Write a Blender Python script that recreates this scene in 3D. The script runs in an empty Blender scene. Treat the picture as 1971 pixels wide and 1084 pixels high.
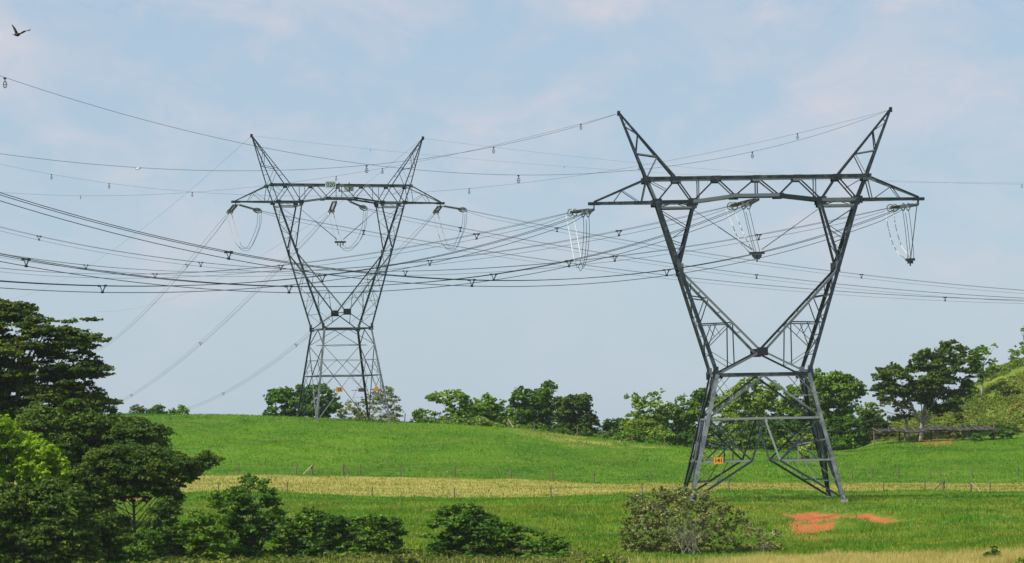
import bpy, math, random
import numpy as np
from mathutils import Vector, Matrix

random.seed(7)
RNG = np.random.default_rng(11)
C = bpy.context.scene.collection
SC = bpy.context.scene
R = math.radians

# ------------------------------------------------------------------ camera model
W, H = 1971.0, 1084.0
F = 6566.0                      # focal length in photo pixels
CX, HY = 985.5, 840.0           # principal column, horizon row
ROLL = R(1.0)
cr, sr = math.cos(ROLL), math.sin(ROLL)


def P(px, py, Y):
    """point seen at photo pixel (px, py) that stands Y metres away"""
    xc, yc = (px - CX) / F, (HY - py) / F
    return Vector(((xc * cr + yc * sr) * Y, Y, (-xc * sr + yc * cr) * Y))


def proj(v):
    a, b = v[0] / v[1], v[2] / v[1]
    return (CX + F * (a * cr - b * sr), HY - F * (a * sr + b * cr))


# ------------------------------------------------------------------ tagging
def tag(o, label=None, cat=None, group=None, kind=None):
    if label: o['label'] = label
    if cat: o['category'] = cat
    if group: o['group'] = group
    if kind: o['kind'] = kind
    return o


def empty(name, loc, label, cat, group=None, rz=0.0):
    o = bpy.data.objects.new(name, None)
    o.empty_display_size = 0.5
    C.objects.link(o)
    o.location = loc
    o.rotation_euler = (0, 0, rz)
    return tag(o, label, cat, group)


# ------------------------------------------------------------------ mesh builder
class MB:
    def __init__(s):
        s.v, s.f = [], []

    def quadbox(s, p, q, u, v, a, b, off=(0, 0, 0)):
        """box from p to q, half sizes a along u and b along v"""
        p, q, off = Vector(p), Vector(q), Vector(off)
        n = len(s.v)
        for e in (p, q):
            for x, y in ((-a, -b), (a, -b), (a, b), (-a, b)):
                s.v.append(tuple(e + off + u * x + v * y))
        s.f += [(n, n + 3, n + 2, n + 1), (n + 4, n + 5, n + 6, n + 7)]
        for i in range(4):
            j = (i + 1) % 4
            s.f.append((n + i, n + j, n + 4 + j, n + 4 + i))

    def frame(s, p, q, up=None):
        d = (Vector(q) - Vector(p))
        if d.length < 1e-6: d = Vector((0, 0, 1))
        d.normalize()
        ref = Vector(up) if up is not None else (Vector((0, 0, 1)) if abs(d.z) < .9 else Vector((0, 1, 0)))
        u = d.cross(ref)
        if u.length < 1e-4: u = d.cross(Vector((1, 0, 0)))
        u.normalize()
        v = u.cross(d).normalized()
        return u, v

    def bar(s, p, q, w, h=None, up=None):
        u, v = s.frame(p, q, up)
        s.quadbox(p, q, u, v, w / 2, (h or w) / 2)

    def angle(s, p, q, w, out):
        """an L section whose corner points towards out"""
        p, q = Vector(p), Vector(q)
        d = (q - p).normalized()
        out = Vector(out)
        u = Vector((out.x, 0, 0)); u = u - d * u.dot(d)
        v = Vector((0, out.y, 0)); v = v - d * v.dot(d)
        if u.length < 1e-3 or v.length < 1e-3:
            s.bar(p, q, w); return
        u.normalize(); v = (v - u * v.dot(u)).normalized()
        t = w * .11
        s.quadbox(p, q, u, v, w / 2, t / 2, v * (w / 2))
        s.quadbox(p, q, u, v, t / 2, w / 2 - t, u * (w / 2 + .003))

    def tube(s, pts, r, n=6, cap=True):
        pts = [Vector(p) for p in pts]
        if not hasattr(r, '__len__'): r = [r] * len(pts)
        base = len(s.v)
        prev = None
        for i, p in enumerate(pts):
            a = pts[max(i - 1, 0)]; b = pts[min(i + 1, len(pts) - 1)]
            d = (b - a)
            if d.length < 1e-9: d = Vector((0, 0, 1))
            d.normalize()
            if prev is None:
                u, _ = s.frame(p, p + d)
            else:
                u = prev - d * prev.dot(d)
                u = u.normalized() if u.length > 1e-5 else s.frame(p, p + d)[0]
            prev = u
            v = d.cross(u)
            for k in range(n):
                t = 2 * math.pi * k / n
                s.v.append(tuple(p + (u * math.cos(t) + v * math.sin(t)) * r[i]))
        for i in range(len(pts) - 1):
            for k in range(n):
                a = base + i * n + k; b = base + i * n + (k + 1) % n
                s.f.append((a, b, b + n, a + n))
        if cap:
            s.f.append(tuple(base + k for k in reversed(range(n))))
            e = base + (len(pts) - 1) * n
            s.f.append(tuple(e + k for k in range(n)))

    def torus(s, c, u, v, ra, rb, r, n=20, m=5):
        c, u, v = Vector(c), Vector(u).normalized(), Vector(v).normalized()
        w = u.cross(v)
        base = len(s.v)
        for i in range(n):
            t = 2 * math.pi * i / n
            o = u * (ra * math.cos(t)) + v * (rb * math.sin(t))
            nn = (u * (math.cos(t) / ra) + v * (math.sin(t) / rb)).normalized()
            for k in range(m):
                h = 2 * math.pi * k / m
                s.v.append(tuple(c + o + (nn * math.cos(h) + w * math.sin(h)) * r))
        for i in range(n):
            for k in range(m):
                a = base + i * m + k; b = base + i * m + (k + 1) % m
                a2 = base + ((i + 1) % n) * m + k; b2 = base + ((i + 1) % n) * m + (k + 1) % m
                s.f.append((a, b, b2, a2))

    def build(s, name, m, parent=None, smooth=False):
        me = bpy.data.meshes.new(name)
        me.from_pydata([tuple(x) for x in s.v], [], s.f)
        me.materials.append(m)
        if smooth:
            me.polygons.foreach_set('use_smooth', [True] * len(me.polygons))
        me.update()
        o = bpy.data.objects.new(name, me)
        C.objects.link(o)
        if parent is not None: o.parent = parent
        return o


def quads_mesh(name, verts, mat, parent=None, k=4, loc=None):
    """verts: (n, k, 3) array, one face per row"""
    n = len(verts)
    me = bpy.data.meshes.new(name)
    v = np.ascontiguousarray(verts.reshape(-1, 3), dtype=np.float32)
    me.vertices.add(len(v)); me.vertices.foreach_set('co', v.ravel())
    me.loops.add(n * k); me.loops.foreach_set('vertex_index', np.arange(n * k, dtype=np.int32))
    me.polygons.add(n)
    me.polygons.foreach_set('loop_start', np.arange(0, n * k, k, dtype=np.int32))
    me.polygons.foreach_set('loop_total', np.full(n, k, dtype=np.int32))
    me.materials.append(mat)
    me.update(calc_edges=True)
    o = bpy.data.objects.new(name, me)
    C.objects.link(o)
    if parent is not None: o.parent = parent
    return o


# ------------------------------------------------------------------ materials
def newmat(name):
    m = bpy.data.materials.new(name); m.use_nodes = True
    nt = m.node_tree; nt.nodes.clear()
    return m, nt, nt.nodes, nt.links


def mix(nt, fac, a, b, kind='MIX'):
    n = nt.nodes.new('ShaderNodeMix'); n.data_type = 'RGBA'; n.blend_type = kind
    for k, v in ((0, fac), (6, a), (7, b)):
        if hasattr(v, 'is_output') or isinstance(v, bpy.types.NodeSocket): nt.links.new(v, n.inputs[k])
        elif isinstance(v, (int, float)): n.inputs[k].default_value = v
        else: n.inputs[k].default_value = (*v, 1)
    return n.outputs[2]


def noise(nt, scale, detail=4, rough=.55, vec=None, out='Fac', dist=0.0):
    n = nt.nodes.new('ShaderNodeTexNoise')
    n.inputs['Scale'].default_value = scale; n.inputs['Detail'].default_value = detail
    n.inputs['Roughness'].default_value = rough; n.inputs['Distortion'].default_value = dist
    if vec is not None: nt.links.new(vec, n.inputs['Vector'])
    return n.outputs[out]


def ramp(nt, x, a, b, va=0.0, vb=1.0):
    n = nt.nodes.new('ShaderNodeMapRange'); n.clamp = True
    nt.links.new(x, n.inputs[0])
    n.inputs[1].default_value = a; n.inputs[2].default_value = b
    n.inputs[3].default_value = va; n.inputs[4].default_value = vb
    return n.outputs[0]


def maths(nt, op, a, b=None):
    n = nt.nodes.new('ShaderNodeMath'); n.operation = op
    for k, v in ((0, a), (1, b)):
        if v is None: continue
        if isinstance(v, (int, float)): n.inputs[k].default_value = v
        else: nt.links.new(v, n.inputs[k])
    return n.outputs[0]


def surf(name, col, col2=None, scale=2.0, rough=.7, metal=0.0, spec=.4, bump=0.0, detail=5):
    m, nt, N, L = newmat(name)
    tc = N.new('ShaderNodeTexCoord')
    b = N.new('ShaderNodeBsdfPrincipled'); o = N.new('ShaderNodeOutputMaterial')
    n = noise(nt, scale, detail, .6, tc.outputs['Object'])
    L.new(mix(nt, ramp(nt, n, .35, .68), col, col2 or col), b.inputs['Base Color'])
    b.inputs['Roughness'].default_value = rough; b.inputs['Metallic'].default_value = metal
    b.inputs['Specular IOR Level'].default_value = spec
    if bump:
        bp = N.new('ShaderNodeBump'); bp.inputs['Strength'].default_value = bump
        L.new(n, bp.inputs['Height']); L.new(bp.outputs[0], b.inputs['Normal'])
    L.new(b.outputs[0], o.inputs[0])
    return m


def leafmat(name, dark, mid, light, trans=.35, spec=.16, nscale=.35, odd=None, wb=.45):
    m, nt, N, L = newmat(name)
    tc = N.new('ShaderNodeTexCoord'); g = N.new('ShaderNodeNewGeometry')
    rnd = g.outputs['Random Per Island']
    big = noise(nt, nscale, 3, .6, tc.outputs['Object'])
    f = maths(nt, 'ADD', maths(nt, 'MULTIPLY', rnd, 1 - wb), maths(nt, 'MULTIPLY', ramp(nt, big, .3, .7), wb))
    c = mix(nt, ramp(nt, f, .15, .5), dark, mid)
    c = mix(nt, ramp(nt, f, .5, .9), c, light)
    if odd is not None:
        c = mix(nt, ramp(nt, rnd, odd[1], odd[1] + .02), c, odd[0])
    b = N.new('ShaderNodeBsdfPrincipled'); L.new(c, b.inputs['Base Color'])
    b.inputs['Roughness'].default_value = .5; b.inputs['Specular IOR Level'].default_value = spec
    t = N.new('ShaderNodeBsdfTranslucent')
    L.new(mix(nt, 1.0, c, (1.25, 1.3, .6), 'MULTIPLY'), t.inputs['Color'])
    ms = N.new('ShaderNodeMixShader'); ms.inputs[0].default_value = trans
    L.new(b.outputs[0], ms.inputs[1]); L.new(t.outputs[0], ms.inputs[2])
    o = N.new('ShaderNodeOutputMaterial'); L.new(ms.outputs[0], o.inputs[0])
    return m


def steelmat(name, dull, bright, rust, thr):
    """galvanised members: each member has its own dullness, with streaks and a little rust"""
    m, nt, N, L = newmat(name)
    tc = N.new('ShaderNodeTexCoord'); g = N.new('ShaderNodeNewGeometry')
    n = noise(nt, .9, 6, .7, tc.outputs['Object']); n2_ = noise(nt, 4.0, 5, .7, tc.outputs['Object'])
    f = maths(nt, 'ADD', maths(nt, 'MULTIPLY', g.outputs['Random Per Island'], .6), maths(nt, 'MULTIPLY', n, .5))
    c = mix(nt, ramp(nt, f, thr, thr + .16), dull, bright)
    c = mix(nt, ramp(nt, n2_, .62, .72, 0, .7), c, rust)
    b = N.new('ShaderNodeBsdfPrincipled'); L.new(c, b.inputs['Base Color'])
    b.inputs['Roughness'].default_value = .42; b.inputs['Metallic'].default_value = .25
    o = N.new('ShaderNodeOutputMaterial'); L.new(b.outputs[0], o.inputs[0])
    return m


M = {}
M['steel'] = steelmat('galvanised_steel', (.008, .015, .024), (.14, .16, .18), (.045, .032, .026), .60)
M['steel_sunlit'] = steelmat('sunlit_galvanised_steel', (.025, .036, .048), (.25, .26, .27), (.08, .06, .045), .50)  # paler copy of the steel, sunlight painted into its colour
M['wire'] = surf('weathered_aluminium_wire', (.02, .028, .036), (.045, .055, .065), .5, .6, .2, .3)
M['glint_wire'] = surf('sun_glint_aluminium', (.45, .44, .42), (.55, .53, .50), 3, .35, .0, .6)  # pale colour painted for the sun glint on the jumper wires
M['insul'] = surf('dark_glass_insulator', (.025, .03, .03), (.06, .06, .05), 2, .3, 0, .6)
M['ringm'] = surf('grading_ring_metal', (.12, .14, .16), (.2, .2, .2), 2, .4, .4, .5)
M['concrete'] = surf('concrete', (.22, .21, .19), (.34, .32, .29), 3, .9, bump=.3)
M['orange'] = surf('orange_sign_paint', (.90, .36, .012), (.82, .30, .01), 3, .5)
M['signink'] = surf('sign_black_ink', (.02, .015, .01))
M['orange_back'] = surf('rusty_sign_back', (.10, .045, .025), (.16, .08, .04), 6, .8)
M['plate'] = surf('pale_number_plate', (.55, .62, .64), (.62, .67, .68), 4, .5)
M['plateink'] = surf('number_plate_ink', (.02, .035, .05))
M['wood'] = surf('weathered_wood', (.09, .065, .045), (.2, .15, .11), 4, .9, bump=.4)
M['wood_pale'] = surf('pale_new_wood', (.42, .32, .24), (.55, .44, .33), 5, .9)
M['net'] = surf('shade_net', (.018, .02, .025), (.045, .045, .05), 2, .9)
M['bark'] = surf('brown_bark', (.055, .042, .032), (.14, .115, .09), 3, .95, bump=.5)
M['bark_pale'] = surf('pale_bark', (.22, .19, .16), (.42, .38, .33), 3, .9, bump=.4)
M['feather'] = surf('black_feathers', (.012, .010, .010), (.03, .024, .02), 6, .7)
M['feather_pale'] = surf('pale_flight_feathers', (.30, .24, .22), (.4, .33, .3), 6, .7)
M['white'] = surf('white_feathers', (.85, .85, .83), (.8, .8, .8), 6, .7)
M['red'] = surf('bare_red_skin', (.25, .05, .04))

M['bark_twig'] = surf('grey_twig_bark', (.10, .085, .065), (.24, .21, .17), 3, .9)
M['leaf_dark'] = leafmat('dark_leaves', (.018, .040, .005), (.055, .112, .010), (.20, .27, .03))
M['leaf_deep'] = leafmat('deep_green_leaves', (.020, .058, .005), (.062, .160, .010), (.22, .36, .025))
M['leaf_olive'] = leafmat('olive_leaves', (.045, .065, .010), (.12, .155, .022), (.26, .28, .05))
M['leaf_layer'] = leafmat('layered_leaves', (.016, .042, .005), (.060, .110, .010), (.24, .25, .03), nscale=.22)
M['leaf_bright'] = leafmat('bright_leaves', (.08, .19, .006), (.26, .42, .012), (.48, .58, .04), trans=.45)
M['leaf_mid'] = leafmat('mid_green_leaves', (.040, .10, .008), (.13, .26, .014), (.33, .45, .04))
M['leaf_light'] = leafmat('pale_green_leaves', (.06, .13, .015), (.19, .31, .035), (.40, .50, .10))
M['leaf_yellow'] = leafmat('yellow_green_leaves', (.070, .14, .010), (.21, .32, .020), (.42, .50, .05))
M['leaf_feather'] = leafmat('feathery_leaves', (.016, .044, .005), (.058, .118, .010), (.20, .27, .028))
M['leaf_dry'] = leafmat('dry_leaves', (.06, .085, .015), (.19, .22, .05), (.45, .42, .16), spec=.5)
M['leaf_flower'] = leafmat('shrub_leaves', (.016, .050, .005), (.058, .145, .010), (.22, .35, .025), odd=((.75, .16, .02), .996))
M['grass'] = leafmat('grass_blades', (.046, .132, .004), (.088, .215, .006), (.20, .285, .016), trans=.3, nscale=.16, wb=.75)
M['straw'] = leafmat('straw_blades', (.15, .165, .025), (.29, .275, .055), (.46, .40, .13), trans=.3, nscale=.2)
M['scrub'] = leafmat('hill_scrub_leaves', (.05, .11, .012), (.14, .20, .022), (.33, .34, .07), nscale=.12)

# ------------------------------------------------------------------ terrain
AG = np.linspace(-.22, .22, 441)


def row(Y, pts):
    a, z = [], []
    for px, py in pts:
        p = P(px, py, Y); a.append(p.x / Y); z.append(p.z)
    return Y, np.interp(AG, a, z)


def flat(Y, z): return Y, np.full_like(AG, z)


ROWS = [flat(-400, -4), flat(-3, -1.75), flat(4, -1.75), flat(60, -10.0), flat(180, -10.6),
        row(236, [(-500, 1108), (1971, 1100), (2600, 1090)]),
        row(262, [(-500, 1078), (0, 1080), (900, 1075), (1400, 1079), (1971, 1064), (2600, 1060)]),
        row(300, [(-500, 1012), (0, 1018), (900, 1022), (1300, 1035), (1500, 1047), (1750, 1040), (1971, 1020), (2600, 1000)]),
        row(312, [(-500, 1000), (0, 1004), (900, 1004), (1300, 1012), (1450, 1020), (1600, 1024), (1760, 1012), (1971, 1000), (2600, 985)]),
        row(324, [(-500, 985), (0, 988), (900, 986), (1300, 984), (1480, 984), (1740, 984), (1971, 985), (2600, 980)]),
        row(345, [(-500, 965), (0, 966), (900, 975), (1300, 966), (1500, 966), (1640, 968), (1971, 966), (2600, 962)]),
        row(378, [(-500, 940), (0, 944), (540, 950), (870, 962), (1060, 958), (1300, 950), (1500, 946), (1971, 947), (2600, 945)]),
        row(420, [(-500, 905), (0, 912), (420, 915), (700, 917), (980, 923), (1200, 930), (1971, 930), (2600, 928)]),
        row(450, [(-500, 840), (0, 850), (420, 855), (700, 858), (980, 868), (1200, 893), (1345, 900), (1640, 900), (1971, 890), (2600, 880)]),
        row(477, [(-500, 800), (0, 798), (240, 797), (400, 798), (500, 801), (600, 806), (750, 810), (900, 820), (1000, 825), (1100, 838), (1200, 849), (1300, 858), (1345, 864), (1640, 872), (1700, 866), (1971, 858), (2600, 850)]),
        row(508, [(-500, 812), (0, 806), (400, 806), (600, 814), (900, 829), (1100, 848), (1300, 868), (1500, 872), (1640, 866), (1700, 848), (1760, 844), (1971, 838), (2150, 815), (2600, 800)]),
        row(545, [(-500, 845), (400, 842), (1100, 862), (1500, 872), (1640, 862), (1700, 832), (1780, 806), (1850, 785), (1900, 760), (1971, 735), (2100, 690), (2600, 640)]),
        row(580, [(-500, 870), (400, 865), (1100, 878), (1560, 874), (1640, 858), (1700, 828), (1780, 800), (1850, 768), (1900, 728), (1971, 693), (2100, 635), (2600, 560)]),
        row(640, [(-500, 890), (400, 890), (1560, 880), (1700, 835), (1850, 780), (1971, 715), (2600, 600)]),
        flat(760, -12), flat(1500, -16), flat(6000, -16)]
RY = np.array([r[0] for r in ROWS], dtype=float)
RZ = np.stack([r[1] for r in ROWS])


def raw_z(X, Y):
    X = np.asarray(X, float); Y = np.asarray(Y, float)
    a = np.clip(X / np.maximum(Y, 120), -.22, .22)
    ai = (a + .22) / .44 * 440
    i0 = np.clip(ai.astype(int), 0, 439); fa = ai - i0
    k = np.clip(np.searchsorted(RY, Y, side='right') - 1, 0, len(RY) - 2)
    t = np.clip((Y - RY[k]) / (RY[k + 1] - RY[k]), 0, 1)
    z0 = RZ[k, i0] * (1 - fa) + RZ[k, i0 + 1] * fa
    z1 = RZ[k + 1, i0] * (1 - fa) + RZ[k + 1, i0 + 1] * fa
    return z0 * (1 - t) + z1 * t


xs = np.concatenate([np.array([-2500, -1800, -1200, -900, -600, -400, -300, -240, -200, -170, -150, -135]),
                     np.arange(-124, 125, .8),
                     np.array([135, 150, 170, 200, 240, 300, 400, 600, 900, 1200, 1800, 2500])])
ys = np.concatenate([np.array([-400, -200, -100, -50, -25, -10, -3]), np.arange(0, 226, 5.0),
                     np.arange(226, 640, .8), np.array([645, 652, 660, 675, 700, 740, 800, 900, 1050, 1300, 1800, 2600, 3300, 4200])])
XX, YY = np.meshgrid(xs, ys)
ZZ = raw_z(XX, YY)


def blur(a, it):
    for _ in range(it):
        b = a.copy(); b[1:-1, :] = (a[:-2, :] + 2 * a[1:-1, :] + a[2:, :]) / 4; a = b
        b = a.copy(); b[:, 1:-1] = (a[:, :-2] + 2 * a[:, 1:-1] + a[:, 2:]) / 4; a = b
    return a


ZZ = blur(ZZ, 5)


def vnoise(x, y, seed):
    """smooth value noise"""
    r = np.random.default_rng(seed).random((64, 64))
    xi = np.floor(x).astype(int); yi = np.floor(y).astype(int)
    fx = x - xi; fy = y - yi
    fx = fx * fx * (3 - 2 * fx); fy = fy * fy * (3 - 2 * fy)
    g = lambda i, j: r[i % 64, j % 64]
    return (g(xi, yi) * (1 - fx) + g(xi + 1, yi) * fx) * (1 - fy) + (g(xi, yi + 1) * (1 - fx) + g(xi + 1, yi + 1) * fx) * fy


hillmask = np.clip((ZZ - raw_z(XX, YY) * 0 + 3.0) / 3, 0, 1) * (YY > 505) * (XX > 40)
ZZ = ZZ + (vnoise(XX / 9, YY / 9, 1) - .5) * .30 + (vnoise(XX / 2.6, YY / 2.6, 2) - .5) * .12
ZZ = ZZ + hillmask * ((vnoise(XX / 6, YY / 6, 3) - .5) * 2.0 + (vnoise(XX / 2, YY / 2, 5) - .5) * .7)


def gz(x, y):
    """height of the ground as built"""
    x = np.asarray(x, float); y = np.asarray(y, float)
    i = np.clip(np.searchsorted(xs, x) - 1, 0, len(xs) - 2); j = np.clip(np.searchsorted(ys, y) - 1, 0, len(ys) - 2)
    fx = (x - xs[i]) / (xs[i + 1] - xs[i]); fy = (y - ys[j]) / (ys[j + 1] - ys[j])
    return (ZZ[j, i] * (1 - fx) + ZZ[j, i + 1] * fx) * (1 - fy) + (ZZ[j + 1, i] * (1 - fx) + ZZ[j + 1, i + 1] * fx) * fy


_yt = np.arange(236, 620, .5)


def G(px, py):
    """first ground point seen at a photo pixel"""
    d = P(px, py, 1.0)
    z = gz(d.x * _yt, _yt); below = np.nonzero(d.z * _yt <= z)[0]
    Y = _yt[below[0]] if len(below) else 500.0
    return Vector((d.x * Y, Y, float(gz(d.x * Y, Y))))


def GY(px, Y):
    """ground point in column px at distance Y"""
    p = P(px, 900, Y)
    return Vector((p.x, Y, float(gz(p.x, Y))))


def inpoly(x, y, poly):
    ins = np.zeros(x.shape, bool); n = len(poly)
    for i in range(n):
        x0, y0 = poly[i]; x1, y1 = poly[(i + 1) % n]
        c = ((y0 > y) != (y1 > y)) & (x < (x1 - x0) * (y - y0) / (y1 - y0 + 1e-12) + x0)
        ins ^= c
    return ins


def pdist(x, y, poly):
    d = np.full(x.shape, 1e9); n = len(poly)
    for i in range(n):
        x0, y0 = poly[i]; x1, y1 = poly[(i + 1) % n]
        dx, dy = x1 - x0, y1 - y0
        t = np.clip(((x - x0) * dx + (y - y0) * dy) / (dx * dx + dy * dy + 1e-12), 0, 1)
        d = np.minimum(d, np.hypot(x - x0 - t * dx, y - y0 - t * dy))
    return d


# surface cover over the ground: straw strip, bare soil, worn turf
AA = XX / np.maximum(YY, 1)
sm0 = lambda x, a, b: np.clip((x - a) / (b - a), 0, 1)
n1 = vnoise(XX / 3, YY / 3, 21); n2 = vnoise(XX / 11, YY / 11, 22); n3 = vnoise(XX / 1.3, YY / 1.3, 23)
wob = (n1 - .5) * 3 + (n3 - .5) * 2
wob2 = wob + (vnoise(XX / 4, YY / 4, 29) - .5) * 5
dry = np.clip((YY - 378.5 + wob2 * .8) / 3, 0, 1) * np.clip((420 + wob2 * .8 - YY) / 3, 0, 1) * (1 - .55 * sm0(n1 * .5 + n3 * .5, .6, .8))
pxl = CX + F * AA


def sm(x, a, b): return np.clip((x - a) / (b - a), 0, 1)


crest = sm(YY, 455, 470) * sm(pxl, 850, 1100) * (1 - sm(pxl, 1420, 1560)) * sm(n1 * .5 + n2 * .5, .3, .6)
dry = np.maximum(dry, crest * .5)
worn = sm(n2 * .6 + n1 * .4, .55, .75) * (1 - sm(YY, 330, 345)) * .55 * sm(pxl, 600, 900)
worn = np.maximum(worn, sm(n1 * .5 + n3 * .5, .55, .8) * .6)
worn = np.maximum(worn, sm(vnoise(XX / 7, YY / 5, 31) * .6 + n1 * .4, .5, .72) * (1 - sm(YY, 335, 350)) * .9)
dry = np.maximum(dry, (1 - sm(YY + wob, 250, 259)) * sm(pxl, 1350, 1500) * .9)
dry = np.maximum(dry, hillmask * sm(n1 * .6 + n2 * .4, .4, .9) * .45)
worn = np.maximum(worn, hillmask * .95)
soil = np.zeros_like(XX)
nf = vnoise(XX / .8, YY / 3.0, 24)
for poly, k_ in (([(1515, 989), (1560, 984), (1628, 989), (1610, 998), (1560, 1003), (1525, 997)], 1.0),
                 ([(1545, 1000), (1592, 1004), (1590, 1022), (1530, 1026)], .8),
                 ([(1622, 983), (1665, 989), (1735, 1002), (1700, 1005), (1655, 996)], .95),
                 ([(1545, 1030), (1600, 1034), (1585, 1043), (1530, 1040)], .55),
                 ([(215, 957), (285, 956), (285, 963), (220, 964)], .6)):
    wp = [tuple(G(*q)[:2]) for q in poly]
    d = pdist(XX, YY, wp); ins = inpoly(XX, YY, wp)
    soil = np.maximum(soil, np.clip((np.where(ins, .62 + d * .5, .62 - d / 1.6) + (n3 - .5) * .8 + (nf - .5) * 1.1) * k_, 0, 1))
ZZ = ZZ - .35 * blur(soil, 1)
halo = blur(np.clip(soil * 1.5, 0, 1), 6)
worn = np.maximum(worn, np.clip(halo * 1.6, 0, 1))
for poly in ([(1925, 775), (1971, 765), (1990, 790), (1940, 795)], [(1850, 800), (1885, 792), (1880, 802), (1850, 806)],
             [(1780, 845), (1840, 840), (1830, 856), (1770, 858)]):
    wp = [tuple(G(*q)[:2]) for q in poly]
    soil = np.maximum(soil, np.clip(np.where(inpoly(XX, YY, wp), 1, .6 - pdist(XX, YY, wp) / 2) + (n3 - .6), 0, 1) * .5)

nx, ny = len(xs), len(ys)
me = bpy.data.meshes.new('ground')
co = np.stack([XX, YY, ZZ], -1).reshape(-1, 3).astype(np.float32)
me.vertices.add(len(co)); me.vertices.foreach_set('co', co.ravel())
I, J = np.meshgrid(np.arange(nx - 1), np.arange(ny - 1))
q = (J * nx + I).ravel()
fi = np.stack([q, q + 1, q + nx + 1, q + nx], -1).astype(np.int32)
me.loops.add(fi.size); me.loops.foreach_set('vertex_index', fi.ravel())
me.polygons.add(len(fi)); me.polygons.foreach_set('loop_start', np.arange(0, fi.size, 4, dtype=np.int32))
me.polygons.foreach_set('loop_total', np.full(len(fi), 4, dtype=np.int32))
me.polygons.foreach_set('use_smooth', np.ones(len(fi), dtype=bool))
me.update(calc_edges=True)
ca = me.color_attributes.new('cover', 'FLOAT_COLOR', 'POINT')
cc = np.stack([dry, soil, worn, np.ones_like(dry)], -1).reshape(-1).astype(np.float32)
ca.data.foreach_set('color', cc)
ground = bpy.data.objects.new('ground', me); C.objects.link(ground)
tag(ground, 'rolling green pasture with a straw coloured strip', kind='structure')

m, nt, N, L = newmat('pasture')
tc = N.new('ShaderNodeTexCoord'); at = N.new('ShaderNodeAttribute'); at.attribute_name = 'cover'
sep = N.new('ShaderNodeSeparateColor'); L.new(at.outputs['Color'], sep.inputs[0])
nA = noise(nt, .06, 5, .6, tc.outputs['Object']); nB = noise(nt, .9, 6, .7, tc.outputs['Object'])
nC = noise(nt, 5.0, 5, .75, tc.outputs['Object'])
g1 = mix(nt, ramp(nt, nA, .40, .60), (.042, .130, .004), (.085, .19, .006))
g1 = mix(nt, ramp(nt, nB, .48, .72), g1, (.15, .22, .02))
g1 = mix(nt, ramp(nt, nC, .5, .8), g1, (.04, .10, .010))
st = mix(nt, ramp(nt, nB, .35, .65), (.36, .31, .075), (.20, .20, .035))
st = mix(nt, ramp(nt, nC, .5, .75), st, (.46, .38, .13))
so = mix(nt, ramp(nt, nB, .35, .65), (.36, .095, .024), (.46, .17, .055))
so = mix(nt, ramp(nt, nC, .48, .66), so, (.27, .085, .035))
wo = mix(nt, ramp(nt, nC, .4, .7), (.10, .13, .02), (.22, .17, .05))
edge = maths(nt, 'ADD', nB, maths(nt, 'MULTIPLY', nC, .5))
fd = ramp(nt, maths(nt, 'ADD', sep.outputs[0], maths(nt, 'MULTIPLY', edge, .5)), .62, .95)
fs = ramp(nt, maths(nt, 'ADD', sep.outputs[1], maths(nt, 'MULTIPLY', edge, .9)), .88, 1.38)
c = mix(nt, maths(nt, 'MULTIPLY', sep.outputs[2], ramp(nt, nC, .3, .7)), g1, wo)
c = mix(nt, fd, c, st); c = mix(nt, fs, c, so)
b = N.new('ShaderNodeBsdfPrincipled'); L.new(c, b.inputs['Base Color'])
b.inputs['Roughness'].default_value = .95; b.inputs['Specular IOR Level'].default_value = .1
bp = N.new('ShaderNodeBump'); bp.inputs['Strength'].default_value = .9; bp.inputs['Distance'].default_value = .25
L.new(edge, bp.inputs['Height']); L.new(bp.outputs[0], b.inputs['Normal'])
o = N.new('ShaderNodeOutputMaterial'); L.new(b.outputs[0], o.inputs[0])
me.materials.append(m)

# distant ridge beyond the crest, its haze painted in as a blue base colour
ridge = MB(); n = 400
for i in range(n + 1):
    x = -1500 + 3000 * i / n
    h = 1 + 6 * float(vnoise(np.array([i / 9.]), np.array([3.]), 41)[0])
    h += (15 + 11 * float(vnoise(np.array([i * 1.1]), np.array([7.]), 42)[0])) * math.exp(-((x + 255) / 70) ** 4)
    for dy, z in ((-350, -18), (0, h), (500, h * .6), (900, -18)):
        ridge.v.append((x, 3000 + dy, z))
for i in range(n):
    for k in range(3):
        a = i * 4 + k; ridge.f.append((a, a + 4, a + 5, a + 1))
ro = ridge.build('distant_hills', surf('haze_blue_forest', (.06, .11, .15), (.09, .14, .17), .02, .9), smooth=True)
tag(ro, 'far blue hills on the horizon', kind='structure')


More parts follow.
